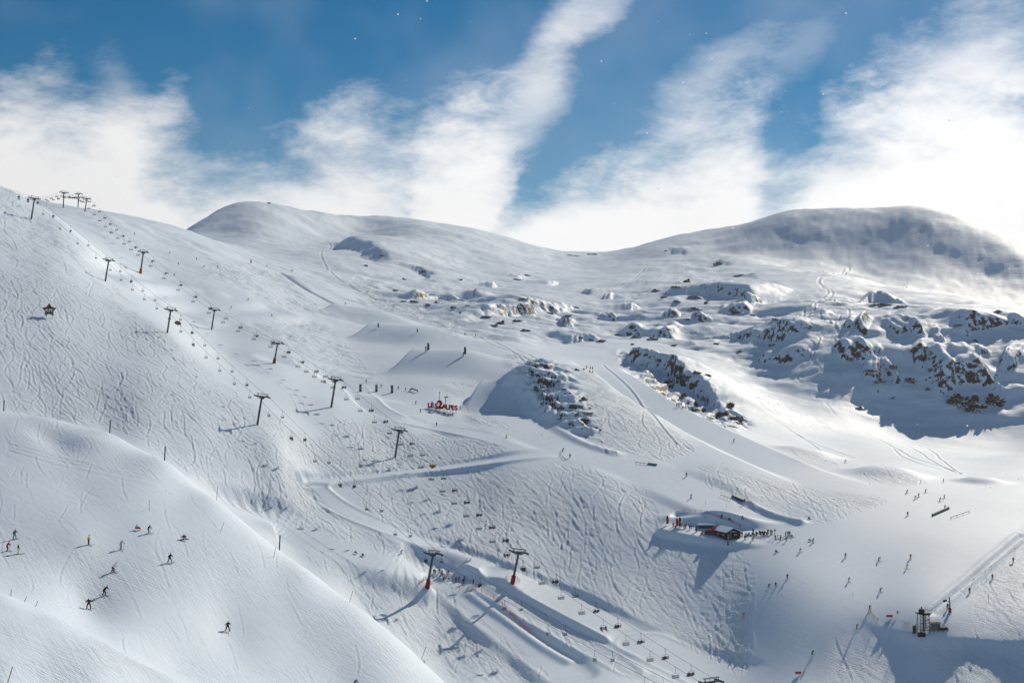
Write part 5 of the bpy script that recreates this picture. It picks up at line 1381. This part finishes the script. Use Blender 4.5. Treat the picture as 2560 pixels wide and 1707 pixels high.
obj('drive_motor', MB().box((-.5, 0, 5.75), (1.1, 1.4, 1.0)).tube([(-.5, 0, 6.2), (-.5, 0, 6.9)], .2, 6), DARK, st)
obj('bull_wheel', MB().disc((.7, .3, 4.7), (0, 0, 1), 1.5, .22, 20), DARK, st)
obj('railing', MB().tube([(-1.8, -1.3, 5.2), (-1.8, -1.3, 6.1), (1.8, -1.3, 6.1), (1.8, -1.3, 5.2)], .05, 5), STEEL, st)
obj('centre_column', MB().tube([(.15, 0, -.5), (.1, 0, 5.1)], .28, 8), STEEL, st)
pb = Vector((p.x - 2.6, p.y - .3, 0)); pb.z = ground(pb.x, pb.y)
t = thing('wooden_board', pb, 'brown upright board at the left foot of the drag lift station', 'board'); obj('panel', MB().box((0, 0, 1.15), (.9, .12, 2.4)), RUST, t); obj('post', MB().box((.5, .1, 1.2), (.12, .12, 3.2)), DARK, t)
pb = Vector((p.x - .9, p.y - 1.6, 0)); pb.z = ground(pb.x, pb.y)
t = thing('counterweight_crate', pb, 'dark brown crate at the front of the drag lift station', 'crate'); obj('body', MB().box((0, 0, .5), (2.0, .9, 1.2)), mat('brown_crate', (.06, .04, .028)), t); obj('lid', MB().box((0, 0, 1.13), (2.1, 1.0, .08)), DARK, t)
pb = Vector((p.x + 3.3, p.y - .2, 0)); pb.z = ground(pb.x, pb.y)
t = thing('control_cabin', pb, 'small grey control cabin right of the drag lift station', 'cabin', None, (0, 0, R(-8)))
obj('wall', MB().box((0, 0, .95), (2.5, 1.8, 1.9)), mat('grey_cabin', (.16, .17, .18)), t); obj('roof', MB().box((0, 0, 1.97), (2.8, 2.1, .16)), RUST, t)
w = obj('window', MB().box((-.3, -.92, 1.2), (1.1, .06, .6)), DARK, t); obj('pane', MB().box((-.3, -.95, 1.2), (.95, .05, .48)), GLASS, w); d_ = obj('door', MB().box((.85, -.92, .85), (.6, .06, 1.6)), RUST, t); obj('handle', MB().box((.65, -.97, .85), (.05, .05, .16)), STEEL, d_)
pb = Vector((p.x + 5.6, p.y - .9, 0)); pb.z = ground(pb.x, pb.y)
t = thing('snowmobile', pb, 'dark snowmobile parked right of the control cabin', 'snowmobile', None, (0, 0, R(10)))
obj('body', MB().prism([(-1.2, .3), (1.1, .25), (1.3, .45), (.8, .85), (.2, .7), (-.1, .85), (-1.1, .8)], .6), DARK, t); obj('track', MB().prism([(-1.2, .2), (-1.0, 0), (.2, 0), (.4, .25)], .45), mat('black_rubber', (.02, .02, .02)), t); obj('windscreen', MB().prism([(.5, .85), (.6, .85), (.35, 1.2), (.28, 1.18)], .5), GLASS, t)
for q in (-.4, .4): obj('ski', MB().box((1.0, q, .06), (.9, .12, .05)), STEEL, t)
obj('handlebar', MB().tube([(.25, -.35, 1.05), (.3, 0, 1.0), (.25, .35, 1.05)], .03, 5), DARK, t)
# drag lift tower
p = at(2375, 1529, 340); s = mpp(p.y)
t = thing('drag_lift_tower', p, 'leaning drag lift tower with side arm and red foot pad', 'lift tower', None, (0, R(-2), R(15)))
h = 37 * s
obj('mast', MB().tube([(0, 0, -.6), (-.05, 0, h)], .22, 8, .17), STEEL, t); obj('foot_pad', MB().tube([(0, 0, -.2), (0, 0, 1.2)], .42, 8), mat('brown_red_pad', (.22, .04, .03)), t)
obj('side_arm', MB().tube([(0, 0, h * .72), (-1.5, 0, h * .8)], .1, 6), STEEL, t)
obj('guide_wheel', MB().disc((-1.7, 0, h * .78), (0, 1, .2), .42, .12, 16), DARK, t); obj('guide_wheel', MB().disc((-1.0, .2, h * .78), (0, 1, .2), .3, .1, 14), DARK, t)
tp1 = Vector((p.x - 1.7, p.y, p.z + h * .76)); tp0 = Vector((st.location.x + .7, st.location.y + .3, st.location.z + 4.8)); tp2 = at(2575, 1372, 340) + Vector((0, 0, 3.6)); tp3 = at(2700, 1280, 360) + Vector((0, 0, 4))
o = obj('drag_rope', MB().tube([tp0, tp1, tp2, tp3], .03, 4), ROPE); tag(o, 'haul rope of the drag lift rising to the right edge', 'rope')
for i, (u, v) in enumerate([(2424, 1470), (2481, 1436), (2533, 1394)]):
    q = at(u, v + 12, 340); b = q + Vector((.2, .1, .95)); f = np.clip((b.y + 4 - tp1.y) / (tp2.y - tp1.y), 0, 1); a = tp1.lerp(tp2, float(f))
    t = thing('tow_bar', a, 'tow bar pulling the %s of the three towed skiers from the left' % ORD[i], 'tow bar', 'tow bars of the drag lift')
    obj('shaft', MB().tube([(0, 0, 0), b - a], .025, 4), DARK, t); obj('grip', MB().box((0, 0, 0), (.18, .18, .22)), STEEL, t)
# --- small marker poles on the right
for u, v, h, lab in [(2378,1540,18,'thin pole between the station and the drag lift tower'),(2132,1490,10,'thin pole on the wide piste above the station'),(2471,1505,20,'thin pole beside the tracked snow at right'),(2466,1452,16,'thin pole left of the red towed skier')]:
    marker(u, v, h, .03, lab, (0, 0), 330, THIN, 900)
for u, v, h, lab in [(1354,1090,7,'orange-topped pole on the edge of the park run'),(1150,1093,7,'short pole at the edge of the sign terrace'),(1816,1270,10,'thin pole beside the dark snow bank above the hut'),(1764,1262,10,'thin pole left of the grey rail')]:
    marker(u, v, h, .04, lab, (0, 0), 420, THIN, 900)
# ------------------------------------------------------------------ rock outcrops
def rock_material():
    k = NT('rock'); b = k.b; b.inputs['Roughness'].default_value = 0.9; b.inputs['Specular IOR Level'].default_value = 0.15
    geo = k.n('ShaderNodeNewGeometry'); tc = k.n('ShaderNodeTexCoord')
    sx = k.n('ShaderNodeSeparateXYZ'); k.l(geo.outputs['Normal'], sx.inputs[0])
    n = k.n('ShaderNodeTexNoise', Scale=2.2, Detail=6.0, Roughness=0.7); k.l(tc.outputs['Object'], n.inputs['Vector'])
    ad = k.n('ShaderNodeMath', operation='MULTIPLY_ADD'); k.l(n.outputs[0], ad.inputs[0]); ad.inputs[1].default_value = 1.2; k.l(sx.outputs[2], ad.inputs[2])
    mr = k.n('ShaderNodeMapRange'); mr.interpolation_type = 'SMOOTHSTEP'; mr.inputs['From Min'].default_value = 0.98; mr.inputs['From Max'].default_value = 1.14; k.l(ad.outputs[0], mr.inputs['Value'])
    n2 = k.n('ShaderNodeTexNoise', Scale=5.0, Detail=6.0, Roughness=0.75); k.l(tc.outputs['Object'], n2.inputs['Vector'])
    cr = k.n('ShaderNodeValToRGB'); cr.color_ramp.elements[0].position = .3; cr.color_ramp.elements[1].position = .75
    cr.color_ramp.elements[0].color = (0.03, 0.024, 0.02, 1); cr.color_ramp.elements[1].color = (0.20, 0.14, 0.095, 1); k.l(n2.outputs[0], cr.inputs[0])
    mx = k.n('ShaderNodeMix', data_type='RGBA'); k.l(mr.outputs[0], mx.inputs['Factor']); k.l(cr.outputs[0], mx.inputs['A']); mx.inputs['B'].default_value = (0.80, 0.86, 0.93, 1)
    k.l(mx.outputs['Result'], b.inputs['Base Color'])
    bp = k.n('ShaderNodeBump', Strength=0.7, Distance=0.25); k.l(n2.outputs[0], bp.inputs['Height']); k.l(bp.outputs[0], b.inputs['Normal'])
    return k.m
ROCK = rock_material()
def rock_mesh(seed):
    bm = bmesh.new(); bmesh.ops.create_icosphere(bm, subdivisions=4, radius=1.0)
    from mathutils import noise
    off = Vector((seed * 7.3, seed * 3.1, seed * 1.7))
    for v in bm.verts:
        d = v.co.normalized()
        q = d * 1.3 + off
        r = 0.75 + 0.45 * noise.fractal(q, 0.9, 2.1, 5) 
        # blocky facets
        f = noise.cell(d * 2.6 + off); r += 0.16 * (f - 0.5) + 0.12 * noise.cell(d * 5.5 + off)
        v.co = Vector((d.x * r, d.y * r * 0.7, d.z * r * 0.75))
    me = bpy.data.meshes.new('rock_outcrop'); bm.to_mesh(me); bm.free()
    me.materials.append(ROCK)
    return me
ROCKS = [rock_mesh(s) for s in range(1, 8)]
rk = random.Random(8)
def rock(u, v, wpx, hpx, label, group, dmin=560):
    p = at(u, v, dmin, 2400); s = mpp(p.y)
    o = bpy.data.objects.new('rock_outcrop', rk.choice(ROCKS)); COL.objects.link(o)
    w, h = wpx * s / 2 * 1.15, hpx * s / 2 * 1.25
    o.scale = (w, min(w, h) * 0.9, h); o.location = (p.x, p.y + min(w, h) * .15, p.z + h * .05); o.rotation_euler = (rk.uniform(-.15, .15), rk.uniform(-.2, .2), rk.uniform(-.5, .5))
    tag(o, label, 'rock', group)
def band(place, lst, dmin=560):
    for i, (u, v, w, h) in enumerate(sorted(lst)):
        rock(u, v, w, h, 'dark rock outcrop %s, %s from the left' % (place, ORD[i]), 'rock outcrops', dmin)
rock(2400, 1010, 70, 60, 'left part of the big brown cliff under a snow cap', 'rock outcrops')
rock(2440, 1020, 75, 62, 'middle part of the big brown cliff under a snow cap', 'rock outcrops')
rock(2485, 1010, 50, 60, 'right part of the big brown cliff under a snow cap', 'rock outcrops')
band('on the shaded face right of centre', [(2150,1022,32,12),(2200,955,36,20),(2275,955,36,26),(2235,920,24,22),(2180,930,34,14),(2300,870,44,24),(2330,925,26,12),(2130,900,14,16),(2235,995,28,6),(2320,975,20,14),(2440,855,26,14),(2400,815,40,10)])
band('on the left flank of the knoll', [(1395,955,20,12),(1370,970,10,16),(1410,975,16,10),(1425,985,12,8),(1460,1000,24,18),(1470,1035,26,10),(1475,1022,8,8),(1490,1070,12,10),(1500,1075,10,8),(1467,1055,8,8)])
band('along the rock ridge right of the knoll', [(1720,950,30,26),(1740,935,24,18),(1705,995,20,20),(1825,1020,26,34),(1845,1050,36,26),(1760,1000,22,14),(1740,1010,14,14),(1770,940,20,12),(1440,925,20,8)], 620)
band('in the band below the left gully', [(1035,757,26,14),(1070,764,18,12),(1090,757,16,10),(1010,755,18,8),(1135,770,20,9),(1150,783,8,8),(1170,765,18,6),(985,728,20,10)])
band('in the dark band at the mid valley', [(1215,795,30,14),(1255,810,30,18),(1290,805,28,14),(1315,828,28,12),(1235,815,22,10),(1375,785,20,10),(1420,790,24,8),(1440,770,20,8)])
band('on the big crag above the middle terrace', [(1640,730,34,16),(1690,720,30,12),(1720,705,26,16),(1735,745,34,14),(1690,755,18,12),(1740,775,40,14),(1660,745,22,10),(1765,760,12,16)])
band('in the row under the bright terrace', [(1545,840,26,10),(1590,845,34,14),(1630,850,40,16),(1680,865,26,8),(1500,855,26,14),(1475,850,16,8),(1450,845,18,8),(1580,862,10,10),(1720,800,18,10),(1790,860,20,8),(1850,880,18,10),(1930,865,22,12),(1940,800,24,10),(1880,790,26,10)])
band('scattered high on the slopes', [(1800,662,34,14),(1665,628,10,5),(1850,690,36,8),(1310,748,30,8),(1290,700,26,8),(1320,690,20,8),(1150,700,16,6),(955,640,14,8),(915,665,12,8),(1010,700,14,10),(1060,680,16,10),(2200,765,60,16),(2250,770,44,14),(2500,780,34,10),(1435,640,40,5),(1480,636,30,5),(670,508,18,4)], 800)
# ------------------------------------------------------------------ haze and drifting snow crystals
def haze():
    x0, x1, y0, y1 = -1500, 1700, -120, 2750
    zlo, zhi = float(Z.min()) - 3, float(Z.max()) + 30
    mb = MB().box(((x0 + x1) / 2, (y0 + y1) / 2, (zlo + zhi) / 2), (x1 - x0, y1 - y0, zhi - zlo))
    m = bpy.data.materials.new('haze'); m.use_nodes = True; nt = m.node_tree; nt.nodes.clear()
    out = nt.nodes.new('ShaderNodeOutputMaterial'); v = nt.nodes.new('ShaderNodeVolumePrincipled')
    v.inputs['Color'].default_value = (0.93, 0.95, 1.0, 1); v.inputs['Density'].default_value = 0.000028; v.inputs['Anisotropy'].default_value = 0.35
    nt.links.new(v.outputs[0], out.inputs['Volume'])
    o = obj('haze', mb, m); o['kind'] = 'stuff'; o['label'] = 'thin bright mountain haze filling the valley air'
haze()
def crystals():
    bm = bmesh.new(); rr = random.Random(4)
    for k in range(150):
        d = rr.uniform(14, 60); u = rr.uniform(0, 2560) if rr.random() < .6 else rr.uniform(1500, 2560); v = rr.uniform(0, 1300)
        s = mpp(d) * rr.choice((1.0, 1.2, 1.5, 2.0, 2.8)) * .8
        bmesh.ops.create_icosphere(bm, subdivisions=1, radius=s, matrix=Matrix.Translation(pix(u, v, d)))
    me = bpy.data.meshes.new('airborne_snow'); bm.to_mesh(me); bm.free()
    m = bpy.data.materials.new('snow_crystal'); m.use_nodes = True; nt = m.node_tree; bs = nt.nodes['Principled BSDF']
    bs.inputs['Base Color'].default_value = (0.95, 0.96, 1, 1); bs.inputs['Roughness'].default_value = 0.3
    tr = nt.nodes.new('ShaderNodeBsdfTranslucent'); tr.inputs[0].default_value = (1, 1, 1, 1); mx = nt.nodes.new('ShaderNodeMixShader'); mx.inputs[0].default_value = 0.7
    nt.links.new(bs.outputs[0], mx.inputs[1]); nt.links.new(tr.outputs[0], mx.inputs[2]); nt.links.new(mx.outputs[0], nt.nodes['Material Output'].inputs['Surface'])
    o = obj('airborne_snow', me, m); o['kind'] = 'stuff'; o['label'] = 'sparse snow crystals drifting through the air'
crystals()
